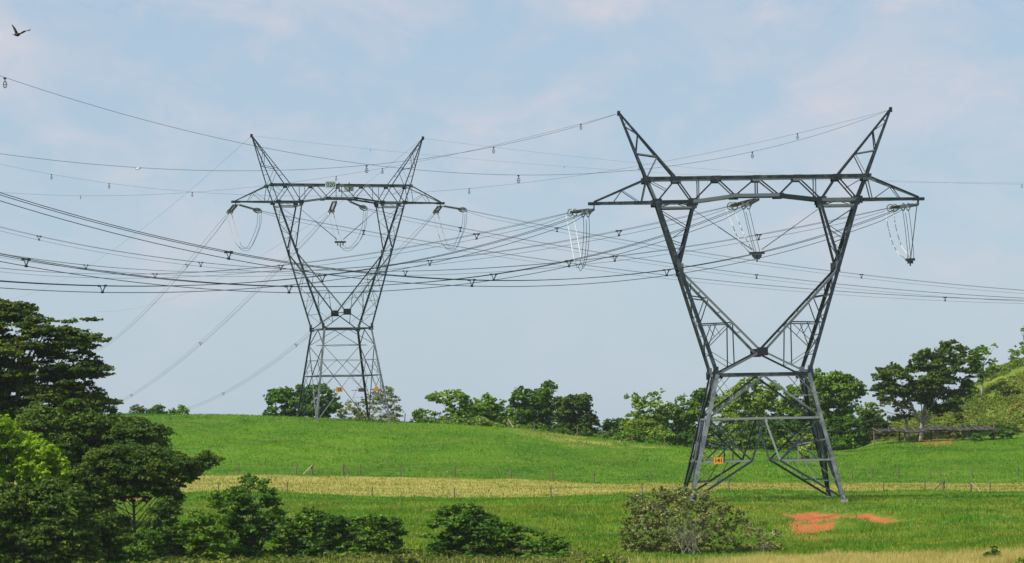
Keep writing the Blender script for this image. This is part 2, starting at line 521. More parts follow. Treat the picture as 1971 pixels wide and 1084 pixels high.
# ------------------------------------------------------------------ towers
def tower(name, label, base, yaw, Q):
    """lattice transmission tower, window type. Q holds its half widths and bracing heights"""
    T = empty(name, base, label, 'transmission tower', 'lattice transmission towers', yaw)
    k = Q['xs']                                     # scale of the head along the arms
    bd = Q['beam_d']; wx, wy, fx, fy = Q['wx'], Q['wy'], Q['fx'], Q['fy']
    S, S_LIT = M['steel'], M['steel_sunlit']
    pl = Q.get('pl', .9)
    w1, w2, w3, w4 = Q['w']                         # chord, diagonal, secondary, light
    zw, zl, zt, zp = 13.0, 30.8, 33.2, 40.1
    lox = 10.3 * k

    def leg(sx, sy, z):
        t = (z - Q.get('z0', 0)) / zw if z < zw else None
        if z <= zw:
            t = z / zw
            return Vector((sx * (fx + (wx - fx) * t), sy * (fy + (wy - fy) * t), z))
        t = (z - zw) / (zl - zw)
        return Vector((sx * (wx + (lox - wx) * t), sy * (wy + (bd - wy) * t), z))

    def depth(z): return leg(1, 1, z).y

    # legs with their footings
    for sx in (-1, 1):
        for sy in (-1, 1):
            zf = Q['foot'][(sx, sy)]
            l = MB(); top = leg(sx, sy, zw); bot = leg(sx, sy, zf)
            l.angle(bot, top, w1 * 1.25, (sx, sy, 0))
            l.bar(bot - Vector((0, 0, .1)), bot + (top - bot) * .05, w1 * 1.4)
            # step bolts up the leg
            nst = 16
            for i in range(1, nst):
                p = bot + (top - bot) * (i / nst)
                l.bar(p, p + Vector((sx * w1 * 1.1, 0, 0)), .05)
            lo = l.build('leg', S_LIT if sy < 0 else S, T)  # camera-side legs get the steel with sunlight painted in
            fb = MB(); fb.bar(bot + Vector((sx * .15, sy * .1, -1.6)), bot + Vector((0, 0, Q.get('cap', .02))), .75)
            fb.build('footing', M['concrete'], lo)

    def X(mb, a, b, w): mb.bar(a, b, w, w * .55)

    # body bracing, one panel per face
    hs = Q['hs']
    for face in range(4):
        g = MB()
        if face < 2:
            sy = -1 if face == 0 else 1
            A = lambda z: leg(-1, sy, z)
            B = lambda z: leg(1, sy, z)
        else:
            sx = -1 if face == 2 else 1
            A = lambda z: leg(sx, -1, z)
            B = lambda z: leg(sx, 1, z)
        mid = lambda z: (A(z) + B(z)) / 2
        if Q['style'] == 'wide':
            h1, h2, h3, h4 = hs                     # 8.5, 4.2, 2.1, 10.8
            g.bar(mid(zw - .15), A(h1 + .1), w2 * 1.1); g.bar(mid(zw - .15), B(h1 + .1), w2 * 1.1)
            g.bar(A(h1), B(h1), w2 * 1.15)
            for s_, Lg in ((-1, A), (1, B)):
                m_ = (mid(zw) * .46 + Lg(h1) * .54); e = Lg(h4)
                X(g, e, Vector((m_.x, m_.y, h4)), w3)
                X(g, e, mid(zw) * .30 + Lg(zw) * .70, w3 * .8)
                X(g, Lg(zw), Vector((m_.x, m_.y, h4)), w3 * .8)
                inner = mid(h2) * .79 + Lg(h2) * .21 if face < 2 else mid(h2) * .84 + Lg(h2) * .16
                g.bar(inner, Lg(h2), w2)
                g.bar(Lg(h1), inner, w2); g.bar(mid(h1), inner, w2)
                ft = Lg(Q['footmin'] + .3)
                g.bar(inner, ft, w2 * 1.15)
                g.bar(mid(h1) * .8 + Lg(h1) * .2, Lg(h2) * .72 + inner * .28, w3)
                g.bar(Lg(6.3), inner.lerp(Lg(h1), .35), w3 * .8)
                pm = Lg(h3); on = ft + (inner - ft) * ((h3 - ft.z) / (inner.z - ft.z))
                g.bar(pm, on, w3); X(g, pm + (on - pm) * .9, Lg(h2) * .45 + inner * .55, w3)
                X(g, Lg(h3 + .1) + (on - pm) * .1, Lg(h2) * .6 + inner * .4, w3 * .7)
                q6 = Lg(6.1); r6 = Lg(h1) + (inner - Lg(h1)) * ((h1 - 6.1) / (h1 - h2))
                g.bar(q6, r6, w3); X(g, r6, Vector((r6.x, r6.y, h2)), w3)
                X(g, q6, Lg(h2) * .62 + inner * .38, w4); X(g, Lg(h2 + .1), r6, w4)
                X(g, Lg(5.2), Lg(h2) * .8 + inner * .2, w4)
        else:
            h1, h2, h3, h4 = hs                     # 10.7, 6.4, 4.4, 8.6
            for s_, Lg in ((-1, A), (1, B)):
                X(g, mid(zw - .1), Lg(h1), w2); X(g, Lg(h1), mid(h2 + .1), w2)
                X(g, mid(h2), Lg(Q['footmin'] + .4) * .93 + mid(1) * .07, w2)
                qm = (Lg(h1) + mid(h2)) / 2
                g.bar(Lg(h4), Vector((qm.x, qm.y, h4)), w4); X(g, Lg(h2 + .1), qm, w3)
                X(g, Lg(h4), Lg(h2) * .6 + mid(h2) * .4, w4)
                e = mid(h2) * .45 + Lg(1.) * .55
                g.bar(Lg(h3), Vector((e.x * .95, e.y * .95 if face > 1 else e.y, h3)), w3)
                X(g, Lg(h2), Vector((e.x, e.y, 3.3)), w3); X(g, Lg(h3), Lg(h2) * .5 + mid(h2) * .5, w4)
                X(g, Lg(1.5), Vector((e.x, e.y, 3.3)), w4); X(g, Lg(3.4), Vector((e.x, e.y, 3.4)), w4)
            g.bar(A(h2), B(h2), w2 * 1.2)
            g.bar(A(h4), B(h4), w4)
        g.build('brace_panel', S_LIT if face == 0 else S, T)  # front panel uses the painted sunlit steel too

    for hz_, wb_ in ((hs[0], w3), (hs[1], w4)):
        g = MB(); cz = [leg(-1, -1, hz_), leg(1, -1, hz_), leg(1, 1, hz_), leg(-1, 1, hz_)]; md = [(cz[i] + cz[(i + 1) % 4]) / 2 for i in range(4)]
        if hz_ == hs[0] or Q['style'] != 'wide':
            for i in range(4): g.bar(md[i], md[(i + 1) % 4], wb_)
            g.build('plan_brace', S, T)
        else:
            for i in range(4):
                g = MB(); g.bar(cz[i].lerp(cz[(i + 1) % 4], .33), cz[i].lerp(cz[(i + 3) % 4], .33), wb_); g.build('plan_brace', S, T)
    # waist ring
    g = MB(); cs = [leg(-1, -1, zw), leg(1, -1, zw), leg(1, 1, zw), leg(-1, 1, zw)]
    for i in range(4): g.bar(cs[i], cs[(i + 1) % 4], w1 * (1 if i % 2 == 0 else .7))
    for c_ in cs:
        g.bar(c_ + Vector((-.55 * pl, 0, 0)), c_ + Vector((.55 * pl, 0, 0)), .08, .9 * pl)
    g.bar(cs[0], cs[2], w3); g.bar(cs[1], cs[3], w3)
    g.build('waist_beam', S, T)

    # the two slanting frames that carry the head
    zv = 15.3; dv = depth(zv); ze = 23.6
    for sx in (-1, 1):
        g = MB()
        for sy in (-1, 1):
            o_ = lambda z: leg(sx, sy, z)
            V = Vector((sx * .12, sy * dv, zv)); E = o_(ze); E2 = o_(24.4)
            g.angle(o_(zw), o_(zl), w1 * 1.15, (sx, sy, 0))
            inn = lambda t: V + (E - V) * t
            g.bar(V, E, w1 * .8); g.bar(V, o_(zw), w1 * .62)
            It = Vector((sx * 6.6 * k, sy * bd, 30.2)); g.angle(E2 - Vector((sx * .12, 0, 0)), It, w1 * .85, (-sx, sy, 0))
            g.bar(o_(30.2), It, w1 * .7)
            # bracing of the lower triangle
            zz = lambda z: (z - zv) / (ze - zv)
            I1, I2 = inn(zz(18.3)), inn(zz(20.8))
            g.bar(o_(18.2), I1, w3); X(g, o_(18.2), I2, w3 * .9); g.bar(o_(21.1), I2, w3)
            X(g, o_(15.8), I1, w3); X(g, o_(15.8), (o_(18.2) + I1) / 2, w4)
            wd = V + (o_(zw) - V) * .62
            X(g, I1, wd + Vector((0, 0, .0)), w3); X(g, o_(15.5), wd, w3 * .8)
            X(g, (o_(15.8) + I1) / 2, (o_(18.2) * .6 + I1 * .4), w4)
            X(g, o_(21.1), inn(.88), w4)
            # bracing of the window leg
            wi = lambda z: E2 + (It - E2) * ((z - 24.4) / (30.2 - 24.4))
            X(g, o_(30.0), wi(28.2), w3); X(g, wi(28.2), o_(26.9), w3); X(g, o_(26.9), wi(26.4), w3)
            X(g, wi(26.4), o_(25.1), w3 * .8)
            # knee plates
            g.bar(It + Vector((-.42 * pl, 0, .3)), It + Vector((.42 * pl, 0, .3)), .08, .9 * pl)
            g.bar(E + Vector((-.26 * pl, 0, .3)), E + Vector((.26 * pl, 0, .3)), .08, 1.2 * pl)
            if sx > 0: g.bar(Vector((-.55, V.y + sy * .1, V.z)), Vector((.55, V.y + sy * .1, V.z)), .09, .85)
            g.bar(o_(zw + .5) + Vector((-.3 * pl, 0, 0)), o_(zw + .5) + Vector((.3 * pl, 0, 0)), .08, .7 * pl)
        # ties between front and back planes
        prev = None
        for i, z in enumerate((15, 17, 19, 21, 23.6, 25.8, 28, 30)):
            a_, b_ = leg(sx, -1, z), leg(sx, 1, z); g.bar(a_, b_, w4)
            if prev: X(g, prev[i % 2], (a_, b_)[(i + 1) % 2], w3)
            prev = (a_, b_)
        for t in (.25, .5, .75):
            va = Vector((sx * .12, -dv, zv)) + (leg(sx, -1, ze) - Vector((sx * .12, -dv, zv))) * t
            g.bar(va, Vector((va.x, -va.y, va.z)), w4)
        g.build('window_frame_arm', S, T)
    g = MB(); g.bar(Vector((0, -dv, zv)), Vector((0, dv, zv)), w2); g.build('centre_tie', S, T)

    # cross beam
    g = MB()
    top = [x * k for x in (-11.3, -8.25, -4.15, 0, 4.15, 8.25, 11.3)]
    low = [(x * k, z) for x, z in ((-10.3, zl), (-6.6, zl), (-2.25, 31.35), (2.25, 31.35), (6.6, zl), (10.3, zl))]
    for sy in (-1, 1):
        y = sy * bd
        g.bar((top[0] - .3, y, zt), (top[-1] + .3, y, zt), w1 * 1.15)
        for i in range(5):
            g.bar((low[i][0], y, low[i][1]), (low[i + 1][0], y, low[i + 1][1]), w1 * 1.1)
        for i in range(6):
            a_ = Vector((top[i], y, zt)); b_ = Vector((low[i][0], y, low[i][1])); c_ = Vector((top[i + 1], y, zt))
            X(g, a_, b_, w2 * 1.25); X(g, b_, c_, w2 * 1.25)
        for x in (0, 6.0 * k, -6.0 * k): g.bar((x, y, zt), (x, y, zl + .25), w3)
        for s_ in (-1, 1):
            X(g, Vector((s_ * 11.3 * k, y, zt)), Vector((s_ * 9.2 * k, y, 32.0)), w3)
            for x0, x1 in ((6.6, 8.45), (8.45, 10.3)):
                X(g, Vector((s_ * x0 * k, y, 30.2 if x0 == 6.6 else zl)), Vector((s_ * x1 * k, y, zl if x0 == 6.6 else 30.2)), w3)
        for x in top: g.bar((x - .5 * pl, y + sy * .12, zt - .12), (x + .5 * pl, y + sy * .12, zt - .12), .07, .72 * pl)
        for x, z in low: g.bar((x - .55 * pl, y + sy * .12, z - .05), (x + .55 * pl, y + sy * .12, z - .05), .07, (.85 if abs(x) > 3 else .55) * pl)
    for i in range(7):
        g.bar((top[i], -bd, zt), (top[i], bd, zt), w3)
        if i < 6:
            X(g, Vector((top[i], -bd, zt)), Vector((top[i + 1], bd, zt)), w4)
            X(g, Vector((low[min(i, 5)][0], -bd, low[min(i, 5)][1])), Vector((low[min(i + 1, 5)][0] + .01, bd, low[min(i + 1, 5)][1])), w3)
    g.build('cross_beam', S, T)

    # outer arms and the earth wire peaks
    for sx in (-1, 1):
        g = MB(); tip = Vector((sx * 16.7 * k, 0, zl))
        for sy in (-1, 1):
            tp = tip + Vector((0, sy * .22, 0)); a_ = Vector((sx * 11.3 * k, sy * bd, zt)); b_ = Vector((sx * 10.3 * k, sy * bd, zl))
            g.bar(b_, tp, w1 * .9); g.bar(a_, tp + Vector((0, 0, .15)), w1 * .62)
            mt = a_ + (tp - a_) * .47; lowp = lambda t: b_ + (tp - b_) * t
            X(g, a_, lowp(.24), w3); X(g, lowp(.26), mt, w3); X(g, mt, lowp(.70), w3)
        for t in (.25, .5, .75):
            y = bd + (.22 - bd) * t; x = sx * (10.3 + 6.4 * t) * k
            g.bar((x, -y, zl), (x, y, zl), w4)
            X(g, Vector((x, -y, zl)), Vector((sx * (10.3 + 6.4 * (t - .25)) * k, bd + (.22 - bd) * (t - .25), zl)), w4)
        g.bar(tip + Vector((-.6, 0, -.02)), tip + Vector((.6, 0, -.02)), .6, .3)
        g.bar(tip + Vector((0, 0, -.1)), tip + Vector((0, 0, -.6)), .12)
        g.build('outer_arm', S, T)
        g = MB(); pk = Vector((sx * 14.0 * k, 0, zp))
        for sy in (-1, 1):
            o_ = Vector((sx * 11.3 * k, sy * bd, zt)); i_ = Vector((sx * 8.25 * k, sy * bd, zt))
            po = lambda t: o_ + (pk - o_) * t
            pi = lambda t: i_ + (pk - i_) * t
            g.bar(o_, pk, w2 * 1.1); g.bar(i_, pk, w2)
            X(g, o_, pi(.33), w3); g.bar(pi(.33), po(.38), w3); X(g, po(.38), pi(.67), w3)
            X(g, pi(.67), po(.79), w3); X(g, po(.81), pi(.85), w3)
        for t in (.2, .38, .6, .79):
            g.bar(o_ * 1 + (pk - o_) * t, Vector((o_.x, -o_.y, o_.z)) + (pk - Vector((o_.x, -o_.y, o_.z))) * t, w4)
            g.bar(i_ + (pk - i_) * t, Vector((i_.x, -i_.y, i_.z)) + (pk - Vector((i_.x, -i_.y, i_.z))) * t, w4)
        g.bar(pk + Vector((0, 0, -.35)), pk + Vector((0, 0, .15)), .3)
        g.build('earth_wire_peak', S, T)
    return T


base_n = P(1466, 965, 350.0)
QN = dict(xs=1.0, beam_d=1.0, wx=4.65, wy=3.6, fx=7.75, fy=5.3, w=(.30, .185, .12, .085), cap=.25, style='wide',
          hs=(8.5, 4.2, 2.1, 10.8), footmin=0.0, foot={(-1, -1): 0, (1, -1): 0, (-1, 1): 0, (1, 1): 0})
YAWN, YAWF = R(2.1), R(20)
base_f = P(660, 811, 480.0)
QF = dict(xs=.90, beam_d=1.35, wx=3.4, wy=3.1, fx=5.35, fy=4.9, w=(.20, .11, .072, .055), pl=.62, style='slim',
          hs=(10.7, 6.4, 4.4, 8.6), footmin=0.0, foot={(-1, -1): 0, (1, -1): 0, (-1, 1): 0, (1, 1): 0})
for base, yaw, Q in ((base_n, YAWN, QN), (base_f, YAWF, QF)):
    for (sx, sy) in Q['foot']:
        x = sx * Q['fx']; y = sy * Q['fy']
        wxp = base.x + x * math.cos(yaw) - y * math.sin(yaw); wyp = base.y + x * math.sin(yaw) + y * math.cos(yaw)
        Q['foot'][(sx, sy)] = min(2.2, float(gz(wxp, wyp)) - base.z + .03)
TN = tower('transmission_tower', 'nearer wide steel lattice tower with an orange plate, standing right of the dry shrub', base_n, YAWN, QN)
TF = tower('transmission_tower', 'farther slender steel lattice tower carrying a pale plate reading 020 on the hill crest', base_f, YAWF, QF)


def loc2w(base, yaw, v):
    c_, s_ = math.cos(yaw), math.sin(yaw)
    return Vector((base.x + v[0] * c_ - v[1] * s_, base.y + v[0] * s_ + v[1] * c_, base.z + v[2]))


def text_mesh(name, body, size, mat, parent, loc, rot):
    cu = bpy.data.curves.new(name, 'FONT'); cu.body = body; cu.size = size
    cu.align_x = 'CENTER'; cu.align_y = 'CENTER'; cu.extrude = .006; cu.offset = .012
    to = bpy.data.objects.new(name, cu); C.objects.link(to)
    dg = bpy.context.evaluated_depsgraph_get()
    me_ = bpy.data.meshes.new_from_object(to.evaluated_get(dg))
    bpy.data.objects.remove(to)
    me_.materials.clear(); me_.materials.append(mat)
    ob = bpy.data.objects.new(name, me_); C.objects.link(ob)
    ob.parent = parent; ob.location = loc; ob.rotation_euler = rot
    return ob


def sign(T, name, x, y, z, w, h, mat, txt=None, ink=None, size=.5, label=None):
    g = MB(); g.bar((x - w / 2, y, z), (x + w / 2, y, z), .05, h, up=(0, 0, 1)); o_ = g.build(name, mat, T)
    if label: o_['label'] = label
    if txt: text_mesh('number', txt, size, ink, o_, (x, y - .035, z), (R(90), 0, 0))
    return o_


# the plates on the nearer tower (local coordinates)
sign(TN, 'number_plate', -4.85, -(QN['fy'] - (QN['fy'] - QN['wy']) * .33) - .25, 4.3, .92, .64, M['orange'], '141', M['signink'], .56, 'orange plate reading 141')
sign(TN, 'warning_plate', 5.15, (QN['fy'] - (QN['fy'] - QN['wy']) * .33) - .25, 4.3, .85, .55, M['orange_back'], label='brown back of a plate')
yf = QF['fy'] - (QF['fy'] - QF['wy']) * .33
sign(TF, 'number_plate', -1.85 + .0, -yf - .2, 4.4, .95, .66, M['orange'], '13', M['signink'], .55, 'orange plate on the left face')
sign(TF, 'warning_plate', 1.35, -yf - .2, 4.3, .8, .5, M['orange_back'], label='brown plate')
g = MB()
for kk in range(12):
    t = math.pi * kk / 6
    g.v.append((3.6 + .40 * math.cos(t) * (1 if kk % 2 == 0 else .72), -yf - .22, 4.5 + .36 * math.sin(t) * (1 if kk % 2 == 0 else .72)))
for kk in range(12): g.v.append((g.v[kk][0], g.v[kk][1] + .05, g.v[kk][2]))
g.f = [tuple(range(12)), tuple(reversed(range(12, 24)))] + [(k_, (k_ + 1) % 12, 12 + (k_ + 1) % 12, 12 + k_) for k_ in range(12)]
g.build('warning_plate', M['orange'], TF)['label'] = 'small orange plate on the right'
xn = -1.75
sign(TF, 'beam_number_plate', xn, -QF['beam_d'] - .42, 33.15, 1.55, 1.0, M['plate'], '020', M['plateink'], .86, 'pale plate reading 020')
g = MB(); g.bar((1.35, QF['beam_d'] + .4, 33.0), (2.75, QF['beam_d'] + .4, 33.0), .05, .95); g.build('beam_plate_back', M['plate'], TF)
g = MB()
for x in (.55, 2.05): g.bar((x, QF['beam_d'] + .3, 32.4), (x, QF['beam_d'] + .3, 33.75), .12)
g.bar((.5, QF['beam_d'] + .3, 32.5), (2.1, QF['beam_d'] + .3, 32.5), .08); g.build('plate_post', M['steel'], TF)


# ------------------------------------------------------------------ wires
class Span:
    """parabola hanging over a straight line in plan from A to B, its sag set so that it passes (mx, my)"""
    def __init__(s, A, B, mx, my):
        s.A, s.B = Vector(A), Vector(B); s.sag = 5.0
        lo, hi = -20.0, 60.0
        for _ in range(60):
            s.sag = (lo + hi) / 2
            if proj(s.at(s.t_of(mx)))[1] > my: hi = s.sag
            else: lo = s.sag

    def at(s, t):
        p = s.A.lerp(s.B, t); p.z -= 4 * s.sag * t * (1 - t); return p

    def t_of(s, px):
        x0, x1 = proj(s.at(0))[0], proj(s.at(1))[0]
        lo, hi = 0.0, 1.0
        for _ in range(40):
            m_ = (lo + hi) / 2; x = proj(s.at(m_))[0]
            if (x > px) == (x0 > x1): lo = m_
            else: hi = m_
        return (lo + hi) / 2


def bundle(label, A, B, mid, spacers, end=1.12, n=70, r=.027, sp=.30, drop=.52, group='three wire conductor bundles'):
    S_ = Span(A, B, *mid)
    T = empty('power_line', S_.A, label, 'power line', group)
    side = (S_.B - S_.A); side.z = 0; side.normalize(); side = Vector((-side.y, side.x, 0))
    if side.x < 0: side = -side
    offs = [side * -sp, side * sp, Vector((0, 0, -drop))]
    for o_ in offs:
        g_ = MB(); g_.tube([S_.at(end * i / n) + o_ * min(1, .35 + i / 3) - S_.A for i in range(n + 1)], r, 5)
        g_.build('conductor', M['wire'], T)
    for px in spacers:
        t = S_.t_of(px); c_ = S_.at(t) - S_.A
        q_ = [c_ + o_ * 1.0 for o_ in offs]; g_ = MB()
        d_ = (S_.at(t + .004) - S_.at(t - .004)).normalized()
        g_.bar(q_[0] * .95 + q_[1] * .05, q_[0] * .25 + q_[1] * .75, .07)
        g_.bar(q_[1], q_[2], .07)
        g_.bar(q_[0] * .85 + q_[1] * .15 - Vector((0, 0, .02)), q_[2], .07)
        for e in q_: g_.bar(e - d_ * .14, e + d_ * .14, .11, .15)
        g_.build('spacer', M['wire'], T)
    return S_


def earth(label, A, B, mid, dampers=(), end=1.12, n=60, r=.016, dsize=.5, style=0):
    S_ = Span(A, B, *mid)
    T = empty('earth_wire', S_.A, label, 'overhead wire', 'single earth wires')
    g_ = MB(); g_.tube([S_.at(end * i / n) - S_.A for i in range(n + 1)], r, 5); g_.build('wire', M['wire'], T)
    for px, sz in dampers:
        c_ = S_.at(S_.t_of(px)) - S_.A; g_ = MB()
        g_.bar(c_ + Vector((-.09, 0, -.06)) * sz * 2, c_ + Vector((.09, 0, -.06)) * sz * 2, .2 * sz, .25 * sz)
        g_.tube([c_, c_ + Vector((0, 0, -sz * .5))], .03 * sz * 2, 5)
        cc_ = c_ + Vector((0, 0, -sz * .95))
        g_.torus(cc_, (1, 0, 0), (0, 0, 1), .25 * sz, .45 * sz, .035 * sz * 1.5, 10, 4)
        g_.bar(cc_ + Vector((0, 0, -.42 * sz)), cc_ + Vector((0, 0, .42 * sz)), .06 * sz)
        g_.bar(cc_ + Vector((-.22 * sz, 0, 0)), cc_ + Vector((.22 * sz, 0, 0)), .06 * sz)
        g_.build('wire_marker', M['wire'], T)
    return S_


YN = 350.0
tipL = loc2w(base_n, YAWN, (-16.7, 0, 30.2)); tipR = loc2w(base_n, YAWN, (16.7, 0, 30.2)); midN = loc2w(base_n, YAWN, (.3, 0, 31.0))
# ends of the insulator strings: away side (a) and camera side (c)
endA = [P(1098, 409, YN + 5), P(1405, 397, YN + 5), P(1713, 400, YN + 5)]
endC = [P(1126, 411, YN - 4), P(1434, 396, YN - 4), P(1741, 398, YN - 4)]
near_c = [
    ('thick bundle leaving the left arm of the nearer tower, lowest at the left edge', endC[0], (0, 541, 258), (640, 528), (197, 620)),
    ('thick bundle leaving the middle of the nearer tower, crossing 490 rows down the left edge', endC[1], (0, 490, 256), (600, 552), (50, 556, 950, 1095)),
    ('topmost thick bundle at the left edge, leaving the right arm of the nearer tower', endC[2], (0, 373, 250), (1000, 540), (440, 908, 1283)),
]
near_labels = ['lowest thick wire bundle at the left edge, from the left arm of nearer tower',
               'middle thick wire bundle at the left edge, from the middle of nearer tower',
               'topmost thick wire bundle at the left edge, from the right arm of nearer tower']
for (l, A, B, mid, sps), lab in zip(near_c, near_labels):
    bundle(lab, A, P(*B), mid, sps, r=.030, end=1.3)
near_a = [
    ('lowest thin wire bundle at the left edge, from the left arm of nearer tower', endA[0], (0, 516, 470), (512, 514), (540, 917, 298)),
    ('middle thin wire bundle at the left edge, from the middle of nearer tower', endA[1], (0, 488, 470), (700, 514), (165, 827, 1191)),
    ('highest thin wire bundle at the left edge, from right arm of nearer tower', endA[2], (0, 437, 470), (780, 522), (75, 386, 780, 1183, 1460)),
]
for lab, A, B, mid, sps in near_a:
    bundle(lab, A, P(*B), mid, sps, r=.022, end=1.3)

# farther tower
tfL = loc2w(base_f, YAWF, (-16.7 * .90, 0, 30.4)); tfR = loc2w(base_f, YAWF, (16.7 * .90, 0, 30.4))
tfMa, tfMb = loc2w(base_f, YAWF, (-.6, 0, 31.0)), loc2w(base_f, YAWF, (1.1, 0, 31.0))
yL, yM, yR = tfL.y, base_f.y, tfR.y
fa = [P(441, 409, yL + 3), P(637, 408, yM + 3), P(838, 409, yR + 3)]
fr = [P(500, 406, yL + 1), P(703, 401, yM + 1), P(895, 404, yR + 1)]
far_l = [('wire bundle falling steeply from left arm of the farther tower behind big tree', fa[0], (212, 658, 900), (360, 509), (360,)),
         ('wire bundle falling left from the middle of the farther tower above the hill crest', fa[1], (235, 770, 900), (454, 597), (386, 253)),
         ('wire bundle falling from right arm of the farther tower to the low bushes', fa[2], (365, 784, 880), (595, 642), (430, 570))]
for lab, A, B, mid, sps in far_l:
    bundle(lab, A, P(*B), mid, sps, r=.019, n=50, end=1.3)
far_r = [('lowest thin bundle at the right edge, from the left arm of farther tower', fr[0], (1971, 578, 520), (1340, 536), (700, 1819)),
         ('middle thin bundle at the right edge, from the middle of farther tower', fr[1], (1971, 574, 525), (1340, 514), (886, 1456)),
         ('highest thin bundle at the right edge, from the right arm of farther tower', fr[2], (1971, 559, 530), (1340, 485), (1072, 1658))]
for lab, A, B, mid, sps in far_r:
    bundle(lab, A, P(*B), mid, sps, r=.019, n=80, end=1.45)

pkL = loc2w(base_n, YAWN, (-14, 0, 40.0)); pkR = loc2w(base_n, YAWN, (14, 0, 40.0))
qkL = loc2w(base_f, YAWF, (-14 * .90, 0, 40.0)); qkR = loc2w(base_f, YAWF, (14 * .90, 0, 40.0))
earth('earth wire from left peak of the nearer tower, nearly level at the left edge', pkL, P(0, 296, 262), (460, 329), [(950, .45), (705.5, .5)])
earth('faint earth wire from left peak of the nearer tower running away leftward', pkL, P(0, 370, 470), (647, 339), [(1118, .45), (736, .45), (647, .4), (370, .4), (155, .3)], r=.013)
earth('earth wire from the right peak of the nearer tower rising high across the left sky', pkR, P(0, 146, 250), (900, 334), [(1448, .45), (998, .5), (9.5, .55)])
earth('faint earth wire from right peak of the nearer tower running away leftward', pkR, P(0, 316, 470), (903, 363), [(1535, .45), (1230, .35), (903, .45), (210, .5), (99, .5)], r=.013)
earth('faint earth wire falling left from the left peak of the farther tower', qkL, P(33, 573, 950), (298, 421.7), end=1.05, r=.014)
earth('faint earth wire falling left from the right peak of the farther tower', qkR, P(200, 600, 900), (548, 464), end=1.05, r=.014)
earth('very faint earth wire from the left peak of the farther tower toward the right', qkL, P(1971, 352, 530), (1086, 320.5), [(713, .2), (1086, .2)], end=1.1, r=.010)
earth('very faint earth wire from the right peak of the farther tower toward the right', qkR, P(1971, 355, 530), (1200, 311), [(1967, .4)], end=1.1, r=.010)


# ------------------------------------------------------------------ insulator strings, jumpers
def insulators(label, A, B, ring=.66, gap=.26, group='tension insulator strings'):
    A, B = Vector(A), Vector(B); T = empty('insulator_string', A, label, 'insulator', group)
    d = (B - A); ln = d.length; d.normalize()
    side = d.cross(Vector((0, 0, 1))).normalized(); up = side.cross(d)
    for s_ in (-1, 1):
        off = side * (gap * s_)
        g_ = MB(); pts, rr = [], []
        n = 18
        for i in range(n + 1):
            for dt, r_ in ((-.3, .05), (-.12, .15), (.12, .15), (.3, .05)):
                t = .10 + .74 * (i + dt) / n
                pts.append(off + d * (ln * t)); rr.append(r_)
        g_.tube(pts, rr, 8); g_.build('disc_stack', M['insul'], T)
        g_ = MB(); c_ = off + d * (ln * .90)
        g_.torus(c_ + up * -.05, d, up, ring, ring * .55, .055, 22, 5)
        g_.torus(c_ + up * -.08, d, side, ring * .45, ring * .45, .045, 14, 5)
        g_.build('grading_ring', M['ringm'], T)
    g_ = MB(); g_.bar(Vector((0, 0, 0)), d * (ln * .10), .09)
    g_.bar(d * (ln * .09) - side * (gap + .1), d * (ln * .09) + side * (gap + .1), .08, .2)
    g_.bar(d * (ln * .86) - side * (gap + .1), d * (ln * .86) + side * (gap + .1), .08, .25)
    g_.bar(d * (ln * .86), d * ln, .14, .3); g_.bar(d * (ln * .09), d * (ln * .87), .04)
    g_.build('yoke', M['ringm'], T)


def jumper(label, pts, n=3, r=.028, glint=None, clamp=None):
    T = empty('jumper_cable', pts[0], label, 'jumper cable', 'jumper loops under the cross arms')
    o0 = Vector(pts[0]); P_ = [Vector(p) for p in pts]

    def cat(t):
        m_ = len(P_) - 1; i = min(int(t * m_), m_ - 1); u = t * m_ - i
        p0 = P_[max(i - 1, 0)]; p1 = P_[i]; p2 = P_[i + 1]; p3 = P_[min(i + 2, m_)]
        return (p1 * 2 + (p2 - p0) * u + (p0 * 2 - p1 * 5 + p2 * 4 - p3) * u * u + (p1 * 3 - p0 - p2 * 3 + p3) * u ** 3) / 2
    offs = [Vector((-.28, .2, .1)), Vector((.28, -.2, .1)), Vector((0, .1, -.25))][:n]
    for o_ in offs:
        g_ = MB(); t0 = glint or 0
        g_.tube([cat(t0 + (1 - t0) * i / 30) + o_ - o0 for i in range(31)], r, 5); g_.build('cable', M['wire'], T)
    if glint:
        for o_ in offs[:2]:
            g_ = MB(); g_.tube([cat(glint * i / 14) + o_ * 1.3 - o0 for i in range(15)], .045, 6); g_.build('glint_cable', M['glint_wire'], T, True)  # pale tubes paint the sun glint along the first stretch of cable
    if clamp is not None:
        c_ = cat(clamp) - o0; g_ = MB()
        g_.bar(c_ + Vector((-.5, 0, 0)), c_ + Vector((.5, 0, 0)), .14, .22)
        g_.bar(c_, c_ + Vector((0, 0, -.65)), .13); g_.bar(c_ + Vector((-.3, 0, -.25)), c_ + Vector((.3, 0, -.25)), .12, .3)
        g_.build('clamp', M['wire'], T)
    return T


where_n = ['left arm', 'middle', 'right arm']
for i, tip in enumerate((tipL, midN, tipR)):
    insulators('insulator string of the nearer tower at its %s, pulling away from the viewer' % where_n[i], tip + Vector((-.25, .3, 0)), endA[i])
    insulators('insulator string of the nearer tower at its %s, pulling toward the viewer' % where_n[i], tip + Vector((-.25, -.3, 0)), endC[i])
for i, tip in enumerate((tfL, tfMa, tfR)):
    insulators('short steep insulator string at the %s of the farther tower' % where_n[i], tip, fa[i], ring=.5)
for i, tip in enumerate((tfL, tfMb, tfR)):
    insulators('long dark insulator string at the %s of the farther tower, slanting right' % where_n[i], tip + Vector((.3, 0, 0)), fr[i], ring=.55)

